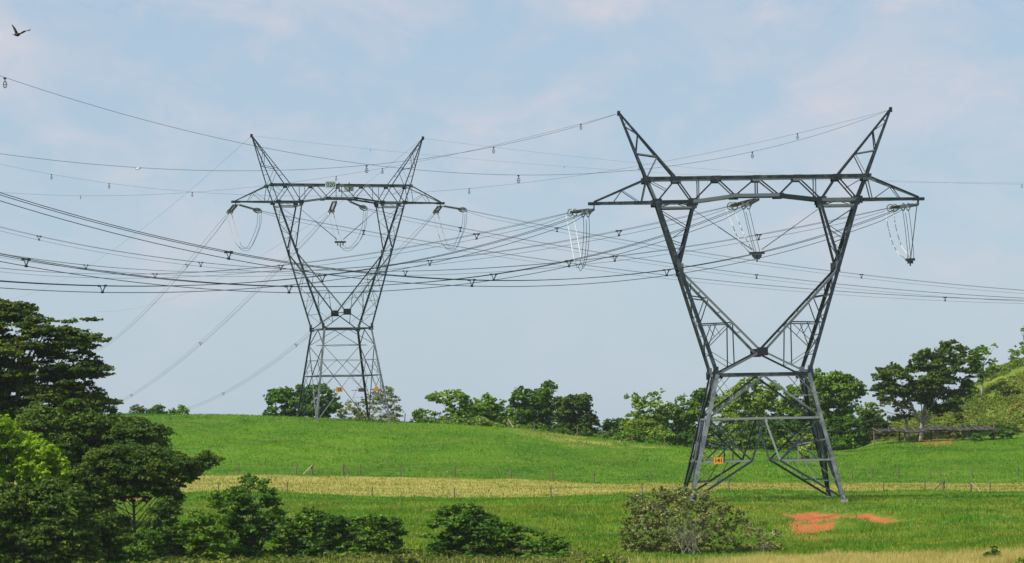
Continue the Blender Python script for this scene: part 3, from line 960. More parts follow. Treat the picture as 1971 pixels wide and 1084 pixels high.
jumper('jumper loop under the left arm of the nearer tower', [endA[0] + Vector((-.1, 0, -.4)), P(1103, 450, 353), P(1110, 490, 351.5), P(1117, 517, 350), P(1125, 495, 348), P(1129, 450, 347), endC[0] + Vector((.1, 0, -.4))], glint=.42)
jumper('jumper loop held by the V strut in the middle of the nearer tower', [endA[1] + Vector((0, 0, -.4)), P(1416, 433, 353), P(1433, 470, 351.5), P(1457, 492, 350), P(1447, 450, 348), P(1440, 420, 347), endC[1] + Vector((.1, 0, -.4))], glint=.36, clamp=.5)
jumper('jumper loop under the right arm of the nearer tower with a hanging clamp', [endA[2] + Vector((0, 0, -.4)), P(1717, 440, 353), P(1730, 480, 351.5), P(1752, 500, 350), P(1750, 460, 348), P(1746, 425, 347), endC[2] + Vector((.1, 0, -.4))], glint=.42, clamp=.5)
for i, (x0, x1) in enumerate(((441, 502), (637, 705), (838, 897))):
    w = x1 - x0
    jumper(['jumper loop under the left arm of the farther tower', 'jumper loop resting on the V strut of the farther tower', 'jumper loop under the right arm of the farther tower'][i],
           [fa[i] + Vector((0, 0, -.3)), P(x0 + 10, 450, fa[i].y - .5), P(x0 + 20, 474, fa[i].y - 1), P(x0 + 36, 479, fr[i].y + 1), P(x0 + w - 14, 462, fr[i].y + .5), P(x1 - 4, 435, fr[i].y), fr[i] + Vector((0, 0, -.3))], glint=.3, r=.026)


def vstrut(label, base, yaw, k, bd, bottom, hang):
    T = empty('v_strut', bottom, label, 'support strut', 'V shaped insulator struts')
    for sx in (-1, 1):
        a_ = loc2w(base, yaw, (sx * 6.5 * k, 0, 30.0)) - bottom
        g_ = MB(); g_.tube([a_, a_ * .62], .03, 5); g_.build('tie_rod', M['wire'], T)
        g_ = MB(); pts, rr = [], []
        for i in range(20):
            for dt, r_ in ((-.25, .04), (0, .09), (.25, .04)):
                pts.append(a_ * (.62 - .55 * (i + .5 + dt) / 20)); rr.append(r_)
        g_.tube(pts, rr, 6); g_.build('disc_stack', M['insul'], T)
    g_ = MB(); g_.bar(Vector((-.8, 0, 0)), Vector((.8, 0, 0)), .13, .25); g_.bar((0, 0, 0), (0, 0, -hang), .12)
    g_.bar((-.45, 0, -.05), (-.35, 0, -.5), .12); g_.bar((.45, 0, -.05), (.35, 0, -.5), .12); g_.build('clamp', M['wire'], T)


vstrut('V shaped strut hanging in the window of the nearer tower', base_n, YAWN, 1, 1, P(1457, 487, 350), .7)
vstrut('V shaped strut hanging in the window of the farther tower', base_f, YAWF, .90, 1.35, P(655, 466, 480), .7)
# hanging string beside the right arm of the nearer tower
hp = P(1766, 386, 350); hb = P(1753, 497, 350)
T = empty('post_insulator', hp, 'thin hanging insulator that steadies the jumper under the right arm', 'insulator')
g = MB(); g.tube([(0, 0, 0), hb - hp], .045, 6); g.build('rod', M['insul'], T)
g = MB(); e = hb - hp; g.bar(e + Vector((-.45, 0, -.1)), e + Vector((.45, 0, -.1)), .1, .18); g.build('end_clamp', M['wire'], T)


# ------------------------------------------------------------------ vegetation
def leaf_quads(c, nrm, size, elong=1.7):
    n = len(c)
    r = RNG.normal(size=(n, 3)); u = np.cross(nrm, r); u /= np.linalg.norm(u, axis=1, keepdims=True) + 1e-9
    v = np.cross(nrm, u); v /= np.linalg.norm(v, axis=1, keepdims=True) + 1e-9
    s = (size * (.65 + .7 * RNG.random(n)))[:, None]
    a = u * s * elong / 2; b_ = v * s / 2
    return np.stack([c - a, c + b_ + a * .1, c + a, c - b_ + a * .1], 1)


def tree(name, label, cat, Y, poly, base, mat, br=1.1, nb=60, lp=160, ls=.28, thick=None, flatz=.6, bark='bark', group=None,
         trunk=.22, nbr=12, hollow=0.0, forks=None, updir=.6, lean=None, stems=1, spread=1.6):
    if Y == 0:
        Y = G(base[0], max(q_[1] for q_ in poly)).y + .6
    ls *= .76; lp = int(lp * 1.75)
    if mat.name not in ('dry_leaves',): nb = int(nb * (1.45 if group == FG else 1.2))
    s = F / Y
    poly = [tuple(q_) for q_ in poly]
    xs_ = [q_[0] for q_ in poly]; ys_ = [q_[1] for q_ in poly]
    x = RNG.uniform(min(xs_), max(xs_), nb * 30); y = RNG.uniform(min(ys_), max(ys_), nb * 30)
    d = pdist(x, y, poly) / s; ok = inpoly(x, y, poly) & (d > br * .2)
    x, y, d = x[ok][:nb], y[ok][:nb], d[ok][:nb]
    wid = (max(xs_) - min(xs_)) / s
    th = thick if thick is not None else wid * .35
    rad = np.clip(np.minimum(br * (.40 + .75 * RNG.random(len(x)) ** 1.3), d * 1.1), br * .25, None)
    dd = np.hypot(x[:, None] - x[None, :], y[:, None] - y[None, :]) / s
    near = np.sort(dd, 1)[:, 2]; okb = near < rad + br * .45
    x, y, d, rad = x[okb], y[okb], d[okb], rad[okb]
    dep = RNG.uniform(-1, 1, len(x)) * th * np.sqrt(np.clip(d / (wid * .25), .05, 1))
    a = (x - CX) / F; b_ = (HY - y) / F
    cx_ = (a * cr + b_ * sr) * Y; cz_ = (-a * sr + b_ * cr) * Y
    cen = np.stack([cx_, Y + dep, cz_], 1)
    gb = GY(base[0], Y) if len(base) == 1 else GY(base[0], base[1])
    # keep boughs above the ground
    gzv = gz(cen[:, 0], cen[:, 1]); cen[:, 2] = np.maximum(cen[:, 2], gzv + rad * .4)
    T = empty(name, gb, label, cat, group)
    cnt = np.maximum(8, (lp * (rad / br) ** 2)).astype(int)
    idx = np.repeat(np.arange(len(x)), cnt); n = len(idx)
    dr = RNG.normal(size=(n, 3)); dr[:, 2] = dr[:, 2] * .8 + updir * np.abs(RNG.normal(size=n)); dr /= np.linalg.norm(dr, axis=1, keepdims=True)
    rr = np.where(RNG.random(n) < .8, .8 + .3 * RNG.random(n), RNG.random(n) ** .5)
    # twig scale clumping
    k = 7; ntw = np.maximum(2, cnt // k)
    twig = RNG.integers(0, 1 << 30, n) % ntw[idx]
    key = idx * 4096 + twig; uq, inv = np.unique(key, return_inverse=True)
    td = RNG.normal(size=(len(uq), 3)); td[:, 2] = td[:, 2] * .8 + updir * np.abs(td[:, 2]) + updir * .3; td /= np.linalg.norm(td, axis=1, keepdims=True)
    tr = np.where(RNG.random(len(uq)) < .7, .62 + .95 * RNG.random(len(uq)) ** 1.7, RNG.random(len(uq)))
    tp = (td * tr[:, None])[inv]
    pos = tp * .86 + dr * rr[:, None] * .24
    pos[:, 2] *= flatz
    pos = cen[idx] + pos * rad[idx][:, None]
    nr = td[inv] * .7 + RNG.normal(size=(n, 3)) * .55 + np.array([0, 0, .55]); nr /= np.linalg.norm(nr, axis=1, keepdims=True)
    below = pos[:, 2] > gz(pos[:, 0], pos[:, 1]) + .02
    pos, nr = pos[below], nr[below]
    q_ = leaf_quads(pos, nr, ls)
    q_ -= np.array(gb)
    quads_mesh('crown', q_, mat, T)
    # trunk and limbs
    g_ = MB(); cm = cen.mean(0)
    low = cen[:, 2].min() * .35 + cm[2] * .65
    for st in range(stems):
        off = Vector((((st + .5) / stems - .5 + RNG.uniform(-.1, .1)) * (stems > 1) * spread, RNG.uniform(-.5, .5) * (stems > 1), 0))
        tgt = Vector((cm[0] * .45 + gb.x * .55 + (RNG.uniform(-1, 1) * wid * .12 if stems > 1 else 0), Y * .5 + gb.y * .5, low))
        if lean is not None: tgt = P(lean[0], lean[1], Y)
        b0 = gb + off * .5 - Vector((0, 0, .3))
        kn = [b0.lerp(tgt, t_) + Vector((math.sin(t_ * 5 + st) * .12, 0, 0)) * trunk * 3 for t_ in (0, .3, .6, 1)]
        sc_ = 1 / math.sqrt(stems)
        g_.tube([v_ - gb for v_ in kn], [trunk * 1.2 * sc_, trunk * sc_, trunk * .85 * sc_, trunk * .6 * sc_], 8)
        sel = RNG.choice(len(cen), size=min(nbr, len(cen)), replace=False)
        for i_ in sel:
            e_ = Vector(cen[i_]); s0 = kn[2].lerp(kn[3], RNG.random()) if RNG.random() < .7 else kn[1].lerp(kn[2], .7 + .3 * RNG.random())
            m1 = s0.lerp(e_, .35) + Vector((RNG.uniform(-.2, .2), RNG.uniform(-.2, .2), .25 * (e_ - s0).length * .35))
            m2 = s0.lerp(e_, .7) + Vector((RNG.uniform(-.2, .2), RNG.uniform(-.2, .2), .12 * (e_ - s0).length * .3))
            g_.tube([v_ - gb for v_ in (s0, m1, m2, e_)], [trunk * .36 * sc_, trunk * .24 * sc_, trunk * .13 * sc_, trunk * .04], 6)
            for _ in range(2):
                e2 = e_ + Vector(RNG.normal(size=3)) * rad[i_] * .6; g_.tube([m2 - gb, (m2 + e2) / 2 - gb + Vector((0, 0, .1)), e2 - gb], [trunk * .11, trunk * .06, trunk * .025], 5)
    g_.build('trunk' if cat == 'tree' else 'stems', M[bark], T, True)
    return T


FG = 'trees and shrubs in the foreground'
RG = 'trees behind the hill crest'
BT = [
 # label, Y, poly, basepx, mat, br, nb, lp, ls, thick, bark, trunk, nbr
 ('low dark tree clump just right of the big tree on the crest', 545, [(243, 800), (250, 782), (268, 776), (285, 785), (290, 810)], 268, 'leaf_olive', .8, 26, 120, .28),
 ('rounded green tree on the crest left of the falling wires', 548, [(280, 805), (283, 780), (300, 774), (322, 782), (325, 810)], 300, 'leaf_deep', .8, 26, 120, .28),
 ('small green tree at the foot of the falling wires on the crest', 550, [(315, 805), (325, 784), (345, 776), (364, 785), (366, 808)], 345, 'leaf_mid', .8, 26, 120, .28),
 ('dense green tree behind the left legs of the farther tower', 520, [(492, 812), (508, 780), (508, 755), (530, 744), (560, 745), (590, 733), (628, 738), (652, 756), (658, 780), (650, 812)], 575, 'leaf_deep', 1.15, 80, 190, .36),
 ('olive thin tree behind the right legs of the farther tower', 517, [(636, 815), (645, 782), (672, 768), (700, 762), (720, 750), (745, 741), (764, 750), (776, 775), (772, 815)], 705, 'leaf_dry', .95, 70, 110, .27),
 ('low bush on the crest right of the farther tower', 520, [(782, 818), (795, 788), (815, 786), (850, 795), (856, 820)], 815, 'leaf_mid', .7, 36, 110, .26),
 ('spreading pale leaved tree with a branch reaching left on the crest', 518, [(812, 768), (832, 755), (858, 750), (885, 750), (905, 764), (912, 790), (905, 826), (850, 822), (846, 795), (860, 785), (835, 778)], 880, 'leaf_light', .9, 70, 130, .34),
 ('pale green tree between the spreading tree and the tall dark one', 522, [(905, 770), (925, 760), (942, 754), (955, 764), (982, 775), (992, 800), (985, 832), (905, 828)], 945, 'leaf_mid', .9, 60, 150, .32),
 ('tallest dark green tree of the middle clump with a leafy top knot', 524, [(978, 772), (990, 750), (1003, 742), (1022, 750), (1040, 745), (1048, 733), (1062, 731), (1076, 742), (1072, 758), (1062, 765), (1064, 800), (1060, 842), (985, 830)], 1025, 'leaf_deep', 1.05, 85, 190, .34),
 ('dark round topped tree at the right end of the middle clump', 522, [(1062, 768), (1085, 757), (1105, 760), (1132, 756), (1142, 770), (1140, 790), (1152, 806), (1160, 830), (1155, 858), (1062, 842)], 1105, 'leaf_dark', 1.05, 85, 200, .34),
 ('low dark bush in the dip between the two tree clumps', 526, [(1152, 855), (1158, 812), (1172, 802), (1192, 800), (1205, 815), (1205, 862)], 1180, 'leaf_deep', .8, 45, 140, .3),
 ('tall pale tree with drooping leaves left of the nearer tower', 522, [(1195, 772), (1204, 750), (1225, 756), (1240, 762), (1256, 752), (1275, 746), (1283, 765), (1302, 758), (1298, 780), (1290, 810), (1292, 866), (1200, 862), (1190, 810), (1215, 790)], 1245, 'leaf_light', .9, 85, 120, .34),
 ('yellow green bushy tree below the tall pale tree', 514, [(1196, 862), (1200, 818), (1225, 800), (1262, 810), (1285, 825), (1290, 868)], 1240, 'leaf_yellow', .8, 55, 130, .28),
 ('drooping green tree touching the left side of the nearer tower', 524, [(1288, 790), (1295, 768), (1315, 757), (1332, 768), (1350, 772), (1352, 868), (1290, 866)], 1318, 'leaf_mid', .9, 65, 140, .32),
 ('dark tree just behind the left leg of the nearer tower', 530, [(1325, 762), (1345, 746), (1370, 748), (1385, 765), (1382, 790), (1340, 790)], 1355, 'leaf_deep', .9, 40, 160, .32),
 ('yellowish bush seen between the legs of the nearer tower at left', 512, [(1345, 868), (1350, 805), (1375, 790), (1420, 795), (1440, 815), (1445, 872)], 1395, 'leaf_yellow', .9, 70, 140, .3),
 ('tall pale green tree seen through the upper legs of the nearer tower', 528, [(1368, 790), (1378, 760), (1415, 742), (1425, 727), (1452, 722), (1480, 735), (1498, 728), (1506, 750), (1500, 800), (1480, 830), (1400, 820)], 1440, 'leaf_light', 1.05, 100, 130, .34),
 ('dark shrubby tree behind the middle of the nearer tower', 518, [(1430, 875), (1432, 812), (1460, 800), (1510, 800), (1560, 815), (1565, 876)], 1500, 'leaf_deep', 1.0, 90, 170, .32),
 ('leafy green tree behind the right leg of the nearer tower', 526, [(1490, 830), (1495, 770), (1510, 742), (1540, 735), (1560, 745), (1572, 780), (1570, 830)], 1535, 'leaf_mid', 1.0, 80, 160, .33),
 ('tall bright leaved tree right of the nearer tower', 524, [(1552, 800), (1550, 745), (1558, 716), (1578, 703), (1592, 716), (1612, 712), (1640, 722), (1663, 738), (1668, 762), (1645, 790), (1640, 815), (1560, 820)], 1605, 'leaf_mid', 1.1, 110, 170, .36),
 ('dense dark tree mass at the foot of the bright leaved tree', 516, [(1560, 874), (1560, 815), (1600, 800), (1640, 802), (1668, 812), (1672, 850), (1650, 870)], 1615, 'leaf_deep', 1.0, 85, 180, .32),
 ('small yellow green tree between bright tree and pergola tree', 530, [(1650, 820), (1652, 785), (1672, 772), (1692, 776), (1700, 800), (1695, 825)], 1675, 'leaf_yellow', .8, 45, 130, .3),
 ('dark bush left of the shade shelter', 520, [(1655, 858), (1662, 812), (1690, 800), (1715, 815), (1722, 842), (1700, 852)], 1688, 'leaf_dark', .9, 55, 170, .3),
]
for t_ in BT:
    lab, Y, poly, bx, mt, br, nb, lp, ls = t_
    ymax = max(q_[1] for q_ in poly)
    if ymax > 800: poly = [(q_[0], q_[1] + (14 if q_[1] > ymax - 14 else 0)) for q_ in poly]
    tree('tree' if 'bush' not in lab else 'bush', lab, 'tree' if 'bush' not in lab else 'bush', Y, poly, (bx,), M[mt], br * .8, int(nb * 2.4), int(lp * .8), ls * .82, group=RG, flatz=.72,
         trunk=.16, nbr=12, bark='bark_pale' if mt in ('leaf_light', 'leaf_dry') else 'bark')

FB = [('wide mid green tree behind the spreading pale tree', 534, [(850, 838), (862, 785), (900, 772), (940, 780), (985, 778), (1000, 838)], 925, 'leaf_mid'),
      ('deep green tree filling the gap beside the leafy top knot tree', 534, [(985, 845), (995, 775), (1040, 765), (1085, 775), (1120, 785), (1125, 858)], 1055, 'leaf_deep'),
      ('green tree behind the tall pale drooping tree', 536, [(1212, 872), (1222, 800), (1255, 780), (1300, 785), (1340, 790), (1345, 878)], 1280, 'leaf_mid'),
      ('broad tree behind the centre of the nearer tower', 538, [(1380, 878), (1385, 790), (1430, 762), (1480, 770), (1540, 775), (1560, 800), (1560, 878)], 1470, 'leaf_mid'),
      ('broad dark tree closing the gap right of the nearer tower', 536, [(1560, 878), (1575, 770), (1620, 760), (1665, 785), (1700, 805), (1705, 872)], 1630, 'leaf_deep')]
for lab, Y, poly, bx, mt in FB:
    tree('tree', lab, 'tree', Y, poly, (bx,), M[mt], 1.0, 120, 120, .28, group=RG, flatz=.75, trunk=.16, nbr=10, thick=2.5)
UB = [(835, 800, 835, 'leaf_mid', 'low bush under the branch of the spreading pale tree'), (905, 798, 832, 'leaf_light', 'pale low bush below the spreading pale tree'),
      (965, 808, 838, 'leaf_yellow', 'yellow green low bush near the braced fence post'), (1010, 812, 845, 'leaf_mid', 'low green bush left of the dark round topped tree'),
      (1065, 818, 855, 'leaf_deep', 'dark low hedge like bush under the tall dark tree'), (1130, 822, 864, 'leaf_deep', 'dark low bush under the round topped tree'),
      (1200, 820, 872, 'leaf_mid', 'green low bush where the crest dips'), (1265, 825, 876, 'leaf_mid', 'green low bush under the tall pale tree'),
      (1325, 825, 882, 'leaf_deep', 'dark low bush left of the leg of the nearer tower'), (1390, 830, 884, 'leaf_mid', 'low bush behind the left inner brace of the nearer tower'),
      (1460, 832, 886, 'leaf_deep', 'low bush behind the centre of the nearer tower base'), (1535, 832, 886, 'leaf_yellow', 'low bush behind the right inner brace of the nearer tower'),
      (1610, 830, 882, 'leaf_deep', 'dark low bush right of the right leg of the nearer tower')]
for bx, y0, y1, mt, lab in UB:
    tree('bush', lab, 'bush', 510, [(bx - 44, y1 + 14), (bx - 40, y0 + 18), (bx - 20, y0 + 2), (bx, y0 + 8), (bx + 18, y0 - 2), (bx + 40, y0 + 14), (bx + 44, y1 + 14)], (bx,), M[mt], .75, 60, 130, .27,
         group='low bushes along the crest', trunk=.1, nbr=6, thick=2.5, flatz=.75)
tree('tree', 'large dark tree with pale forked trunk standing over the shade shelter', 'tree', 508,
     [(1672, 728), (1690, 702), (1718, 695), (1742, 708), (1752, 690), (1778, 668), (1800, 674), (1812, 655), (1826, 640), (1842, 658), (1862, 668), (1880, 680), (1888, 715), (1880, 745), (1858, 768), (1850, 800), (1832, 812), (1790, 802), (1770, 780), (1720, 775), (1692, 778), (1676, 755)],
     (1772,), M['leaf_dark'], 1.15, 230, 190, .32, thick=4, bark='bark_pale', group='trees near the shade shelter', trunk=.3, nbr=26, lean=(1775, 800))
tree('tree', 'light thin tree at the left side of the shade shelter', 'tree', 512,
     [(1690, 790), (1700, 750), (1725, 740), (1755, 760), (1762, 800), (1740, 825), (1700, 820)],
     (1752,), M['leaf_olive'], .8, 50, 90, .27, thick=2, bark='bark_pale', group='trees near the shade shelter', trunk=.18, nbr=16)
tree('tree', 'open branching green tree beside the hill top right of the shelter', 'tree', 545,
     [(1868, 712), (1862, 680), (1885, 662), (1905, 665), (1920, 658), (1925, 668), (1908, 680), (1925, 700), (1900, 735), (1880, 740)],
     (1892,), M['leaf_mid'], .8, 52, 110, .3, thick=3, bark='bark_pale', group='trees near the shade shelter', trunk=.18, nbr=16)
tree('tree', 'sparse tree on the hill top at the right edge', 'tree', 590,
     [(1938, 700), (1935, 672), (1952, 664), (1950, 650), (1966, 640), (1962, 618), (1985, 612), (2025, 625), (2040, 700)],
     (1975,), M['leaf_mid'], .9, 55, 110, .32, thick=3, group='trees near the shade shelter', trunk=.2, nbr=14)
for (bx, Y, x0, y0, x1, y1, mt, lab) in [
        (1905, 560, 1893, 695, 1935, 725, 'leaf_yellow', 'yellow green bush high on the hill side'),
        (1868, 552, 1850, 735, 1890, 775, 'leaf_mid', 'green bush where the hill meets the tall tree'),
        (1945, 556, 1925, 735, 1965, 765, 'leaf_olive', 'olive bush on the upper hill slope near the red soil'),
        (1930, 530, 1905, 820, 1960, 846, 'leaf_deep', 'dark low bush at the foot of the hill right of the shelter'),
        (1880, 516, 1866, 832, 1898, 850, 'leaf_deep', 'small dark bush under the right end of the shelter'),
        (1835, 520, 1815, 780, 1860, 845, 'leaf_olive', 'olive bush behind the shelter roof')]:
    tree('bush', lab, 'bush', 0, [(x0, y1), (x0 + 3, (y0 + y1) / 2), ((x0 + x1) / 2 - 6, y0), (x1 - 4, (y0 * 2 + y1) / 3), (x1, y1)], (bx,), M[mt], .7, 34, 100, .26,
         group='bushes on the right hill', trunk=.1, nbr=6, thick=1.6)

# foreground
tree('tree', 'huge dark layered tree rising at the left edge', 'tree', 300,
     [(-140, 560), (-40, 566), (30, 574), (78, 584), (70, 600), (118, 612), (200, 602), (208, 618), (170, 632), (222, 648), (226, 662), (180, 676), (222, 706), (214, 732), (190, 742), (200, 756), (236, 768), (246, 790), (205, 818), (120, 835), (20, 830), (-140, 840)],
     (10,), M['leaf_layer'], 1.15, 520, 300, .21, thick=5.5, flatz=.42, group=FG, trunk=.5, nbr=60, updir=.9)
tree('tree', 'dark dense tree under the huge tree, behind the bright leaves', 'tree', 286,
     [(10, 870), (40, 790), (70, 765), (105, 775), (150, 762), (175, 785), (215, 795), (262, 798), (300, 812), (335, 818), (328, 845), (318, 880), (290, 930), (200, 960), (60, 950)],
     (150,), M['leaf_feather'], 1.0, 340, 330, .19, thick=3.5, flatz=.55, group=FG, trunk=.3, nbr=24, updir=.6)
tree('tree', 'feathery tree with pale forked branches reaching right over the pasture', 'tree', 262,
     [(150, 1000), (140, 900), (175, 865), (215, 850), (262, 858), (300, 850), (330, 862), (372, 878), (398, 862), (432, 880), (428, 895), (402, 905), (385, 925), (350, 945), (355, 975), (325, 985), (305, 960), (275, 972), (240, 968), (225, 985), (260, 1000), (240, 1030), (170, 1040)],
     (258,), M['leaf_feather'], .7, 330, 230, .15, thick=3.0, flatz=.6, bark='bark', group=FG, trunk=.17, nbr=9, lean=(258, 965), updir=.5, stems=2, spread=.6)
tree('tree', 'bright lime leaved tree at the left edge', 'tree', 252,
     [(-80, 800), (-20, 795), (22, 803), (38, 830), (60, 832), (95, 845), (120, 872), (138, 895), (134, 930), (95, 945), (40, 940), (-80, 950)],
     (20,), M['leaf_bright'], .62, 200, 170, .22, thick=2.4, group=FG, trunk=.18, nbr=24, updir=.3, flatz=.8)
tree('bush', 'dark bush mass in the bottom left corner', 'bush', 246,
     [(-80, 930), (0, 920), (60, 930), (100, 915), (140, 925), (168, 945), (180, 985), (185, 1030), (195, 1060), (190, 1120), (-80, 1120)],
     (60,), M['leaf_feather'], .75, 300, 230, .17, thick=2.2, group=FG, trunk=.12, nbr=20, stems=3, flatz=.55)
tree('bush', 'low dark bush under the feathery tree', 'bush', 250,
     [(150, 1120), (165, 1000), (200, 975), (240, 990), (250, 1030), (245, 1120)],
     (200,), M['leaf_feather'], .55, 110, 160, .16, thick=1.6, group=FG, trunk=.08, nbr=12, stems=3, flatz=.6)
tree('bush', 'thin low shrub hiding the foot of the feathery tree', 'bush', 249,
     [(205, 1125), (215, 1040), (240, 1012), (268, 1020), (295, 1008), (320, 1040), (330, 1125)],
     (262,), M['leaf_flower'], .45, 90, 90, .16, thick=1.2, group=FG, trunk=.05, nbr=8, stems=3, flatz=.7)
tree('bush', 'sparse bush right of the feathery tree trunk', 'bush', 255,
     [(268, 1120), (275, 1010), (290, 965), (325, 950), (350, 975), (360, 1030), (355, 1120)],
     (315,), M['leaf_feather'], .55, 120, 150, .16, thick=1.6, group=FG, trunk=.08, nbr=12, stems=3, flatz=.6)
tree('bush', 'mid green bush leaning on the tall dark shrub', 'bush', 254,
     [(335, 1120), (340, 1010), (355, 985), (385, 975), (400, 945), (425, 938), (440, 980), (450, 1120)],
     (395,), M['leaf_mid'], .7, 100, 190, .17, thick=1.8, group=FG, trunk=.12, nbr=14, stems=3, flatz=.5)
tree('bush', 'tall dark pointed shrub left of the flowering shrub', 'bush', 258,
     [(428, 1120), (420, 960), (436, 925), (460, 918), (482, 908), (508, 918), (530, 926), (537, 955), (550, 985), (572, 1015), (570, 1120)],
     (490,), M['leaf_deep'], .75, 170, 210, .17, thick=2.0, group=FG, trunk=.14, nbr=20, stems=3, flatz=.5)
tree('bush', 'wide shrub dotted with orange blossoms', 'bush', 258,
     [(560, 1120), (560, 990), (592, 972), (612, 976), (636, 990), (680, 992), (700, 984), (735, 988), (778, 998), (788, 1020), (780, 1050), (745, 1080), (740, 1120)],
     (655,), M['leaf_flower'], .7, 200, 190, .18, thick=2.0, group=FG, trunk=.12, nbr=24, stems=4)
tree('bush', 'broad dark shrub trailing down to the right in the bottom middle', 'bush', 256,
     [(812, 1120), (808, 1035), (828, 990), (850, 972), (882, 962), (915, 968), (940, 985), (975, 1000), (1010, 1012), (1048, 1022), (1085, 1020), (1102, 1042), (1095, 1075), (1080, 1120)],
     (940,), M['leaf_deep'], .7, 230, 200, .17, thick=2.2, group=FG, trunk=.12, nbr=26, stems=4, flatz=.5)
tree('bush', 'dry twiggy shrub in front of the nearer tower', 'bush', 275,
     [(1200, 1085), (1188, 1020), (1200, 985), (1190, 958), (1215, 945), (1245, 945), (1262, 934), (1290, 940), (1318, 932), (1345, 940), (1372, 934), (1400, 948), (1412, 975), (1438, 985), (1442, 1010), (1418, 1022), (1432, 1050), (1405, 1090)],
     (1325, 270), M['leaf_dry'], .42, 560, 62, .15, thick=2.4, bark='bark_twig', group=FG, trunk=.06, nbr=10, stems=9, updir=.15, flatz=.9, spread=4.2)
tree('bush', 'small thin shrub right of the dry twiggy shrub', 'bush', 278,
     [(1415, 1082), (1420, 1020), (1440, 985), (1462, 1000), (1482, 1010), (1503, 1022), (1518, 1048), (1505, 1085), (1450, 1088)],
     (1465, 275), M['leaf_dry'], .38, 110, 50, .14, thick=1.4, bark='bark_twig', group=FG, trunk=.05, nbr=8, stems=4, updir=.2, spread=2)
for (bx, Y, x0, y0, x1, y1, mt, lab, lsz) in [
        (1152, 256, 1120, 1060, 1190, 1100, 'leaf_yellow', 'yellow green weed clump at the bottom edge left of the dry shrub', .2),
        (1912, 259, 1890, 1046, 1935, 1085, 'leaf_deep', 'small round green bush near the bottom right corner', .17),
        (1960, 250, 1945, 1068, 1990, 1110, 'leaf_yellow', 'yellow weed at the bottom right corner', .18),
        (1590, 296, 1570, 1052, 1625, 1072, 'leaf_mid', 'low green weed patch under the red soil', .15),
        (790, 252, 745, 1058, 815, 1110, 'leaf_olive', 'olive weed clump between the two broad shrubs', .16)]:
    tree('weed_clump', lab, 'bush', 0, [(x0, y1), (x0 + 4, (y0 + y1) / 2), ((x0 + x1) / 2, y0), (x1 - 4, (y0 + y1) / 2), (x1, y1)], (bx,), M[mt], .38, 34, 80, lsz,
         group='weeds in the foreground grass', trunk=.04, nbr=8, thick=.9, stems=3)


# grass: blades as real geometry, one object per cover
def blades(name, label, n, yr, pxr, hr, wr, mat, want):
    Y = np.sqrt(RNG.uniform(yr[0] ** 2, yr[1] ** 2, n)); px = RNG.uniform(pxr[0], pxr[1], n)
    X = (px - CX) / F * Y
    keep = want(X, Y, px); X, Y = X[keep], Y[keep]; n = len(X)
    Z = gz(X, Y)
    h = RNG.uniform(hr[0], hr[1], n) * (.6 + .8 * vnoise(X / 1.7, Y / 1.7, 77)); w = RNG.uniform(wr[0], wr[1], n)
    th = RNG.uniform(0, math.pi, n); lx, ly = RNG.normal(size=n) * .35, RNG.normal(size=n) * .35
    b0 = np.stack([X - np.cos(th) * w, Y - np.sin(th) * w, Z - .03], 1); b1 = np.stack([X + np.cos(th) * w, Y + np.sin(th) * w, Z - .03], 1)
    tp = np.stack([X + lx * h, Y + ly * h, Z + h], 1)
    ob = quads_mesh(name, np.stack([b0, b1, tp], 1), mat, None, 3)
    return tag(ob, label, 'grass', kind='stuff')


def cover(X, Y, arr):
    i = np.clip(np.searchsorted(xs, X) - 1, 0, nx - 2); j = np.clip(np.searchsorted(ys, Y) - 1, 0, ny - 2)
    return arr[j, i]


blades('pasture_grass', 'short green grass covering the pasture', 430000, (238, 500), (-300, 2420), (.10, .28), (.03, .07), M['grass'],
       lambda X, Y, px: ((cover(X, Y, dry) < .45) | (RNG.random(len(X)) < .28 * vnoise(X / 3, Y / 3, 66))) & (cover(X, Y, soil) < .15 + .7 * RNG.random(len(X)) ** 2) & (RNG.random(len(X)) > cover(X, Y, worn) * .9) & ((Y > 352) | (RNG.random(len(X)) > .45)))
M['olive_grass'] = leafmat('olive_grass_blades', (.075, .14, .006), (.18, .25, .012), (.42, .36, .07), trans=.3, nscale=.22, wb=.7)
blades('slope_grass', 'yellowish olive grass on the slope below the tower', 195000, (238, 352), (-300, 2420), (.14, .34), (.02, .05), M['olive_grass'],
       lambda X, Y, px: (cover(X, Y, dry) < .5) & (cover(X, Y, soil) < .2 + .8 * RNG.random(len(X)) ** 3) & (vnoise(X / 6, Y / 9, 95) * .6 + vnoise(X / 1.8, Y / 2.4, 96) * .4 + (345 - Y) / 400 > .46))
blades('foreground_grass', 'longer green grass on the slope below the tower', 155000, (238, 330), (-300, 2420), (.18, .45), (.02, .05), M['grass'],
       lambda X, Y, px: (cover(X, Y, dry) < .5) & (cover(X, Y, soil) < .2 + .8 * RNG.random(len(X)) ** 3) & (RNG.random(len(X)) > cover(X, Y, worn) * .6) & (vnoise(X / 2.2, Y / 2.2, 91) > .45))
blades('cut_straw', 'straw coloured dry grass of the strip and the slope', 220000, (238, 500), (-300, 2420), (.08, .26), (.03, .07), M['straw'],
       lambda X, Y, px: (cover(X, Y, dry) > .3) | (RNG.random(len(X)) < .03 + .9 * cover(X, Y, worn) * (Y < 345) + .25 * (vnoise(X / 4, Y / 7, 63) > .68)) & (cover(X, Y, soil) < .4))
M['tall_straw'] = leafmat('tall_straw_stalks', (.30, .25, .06), (.50, .42, .14), (.68, .57, .26), trans=.35, nscale=.3)
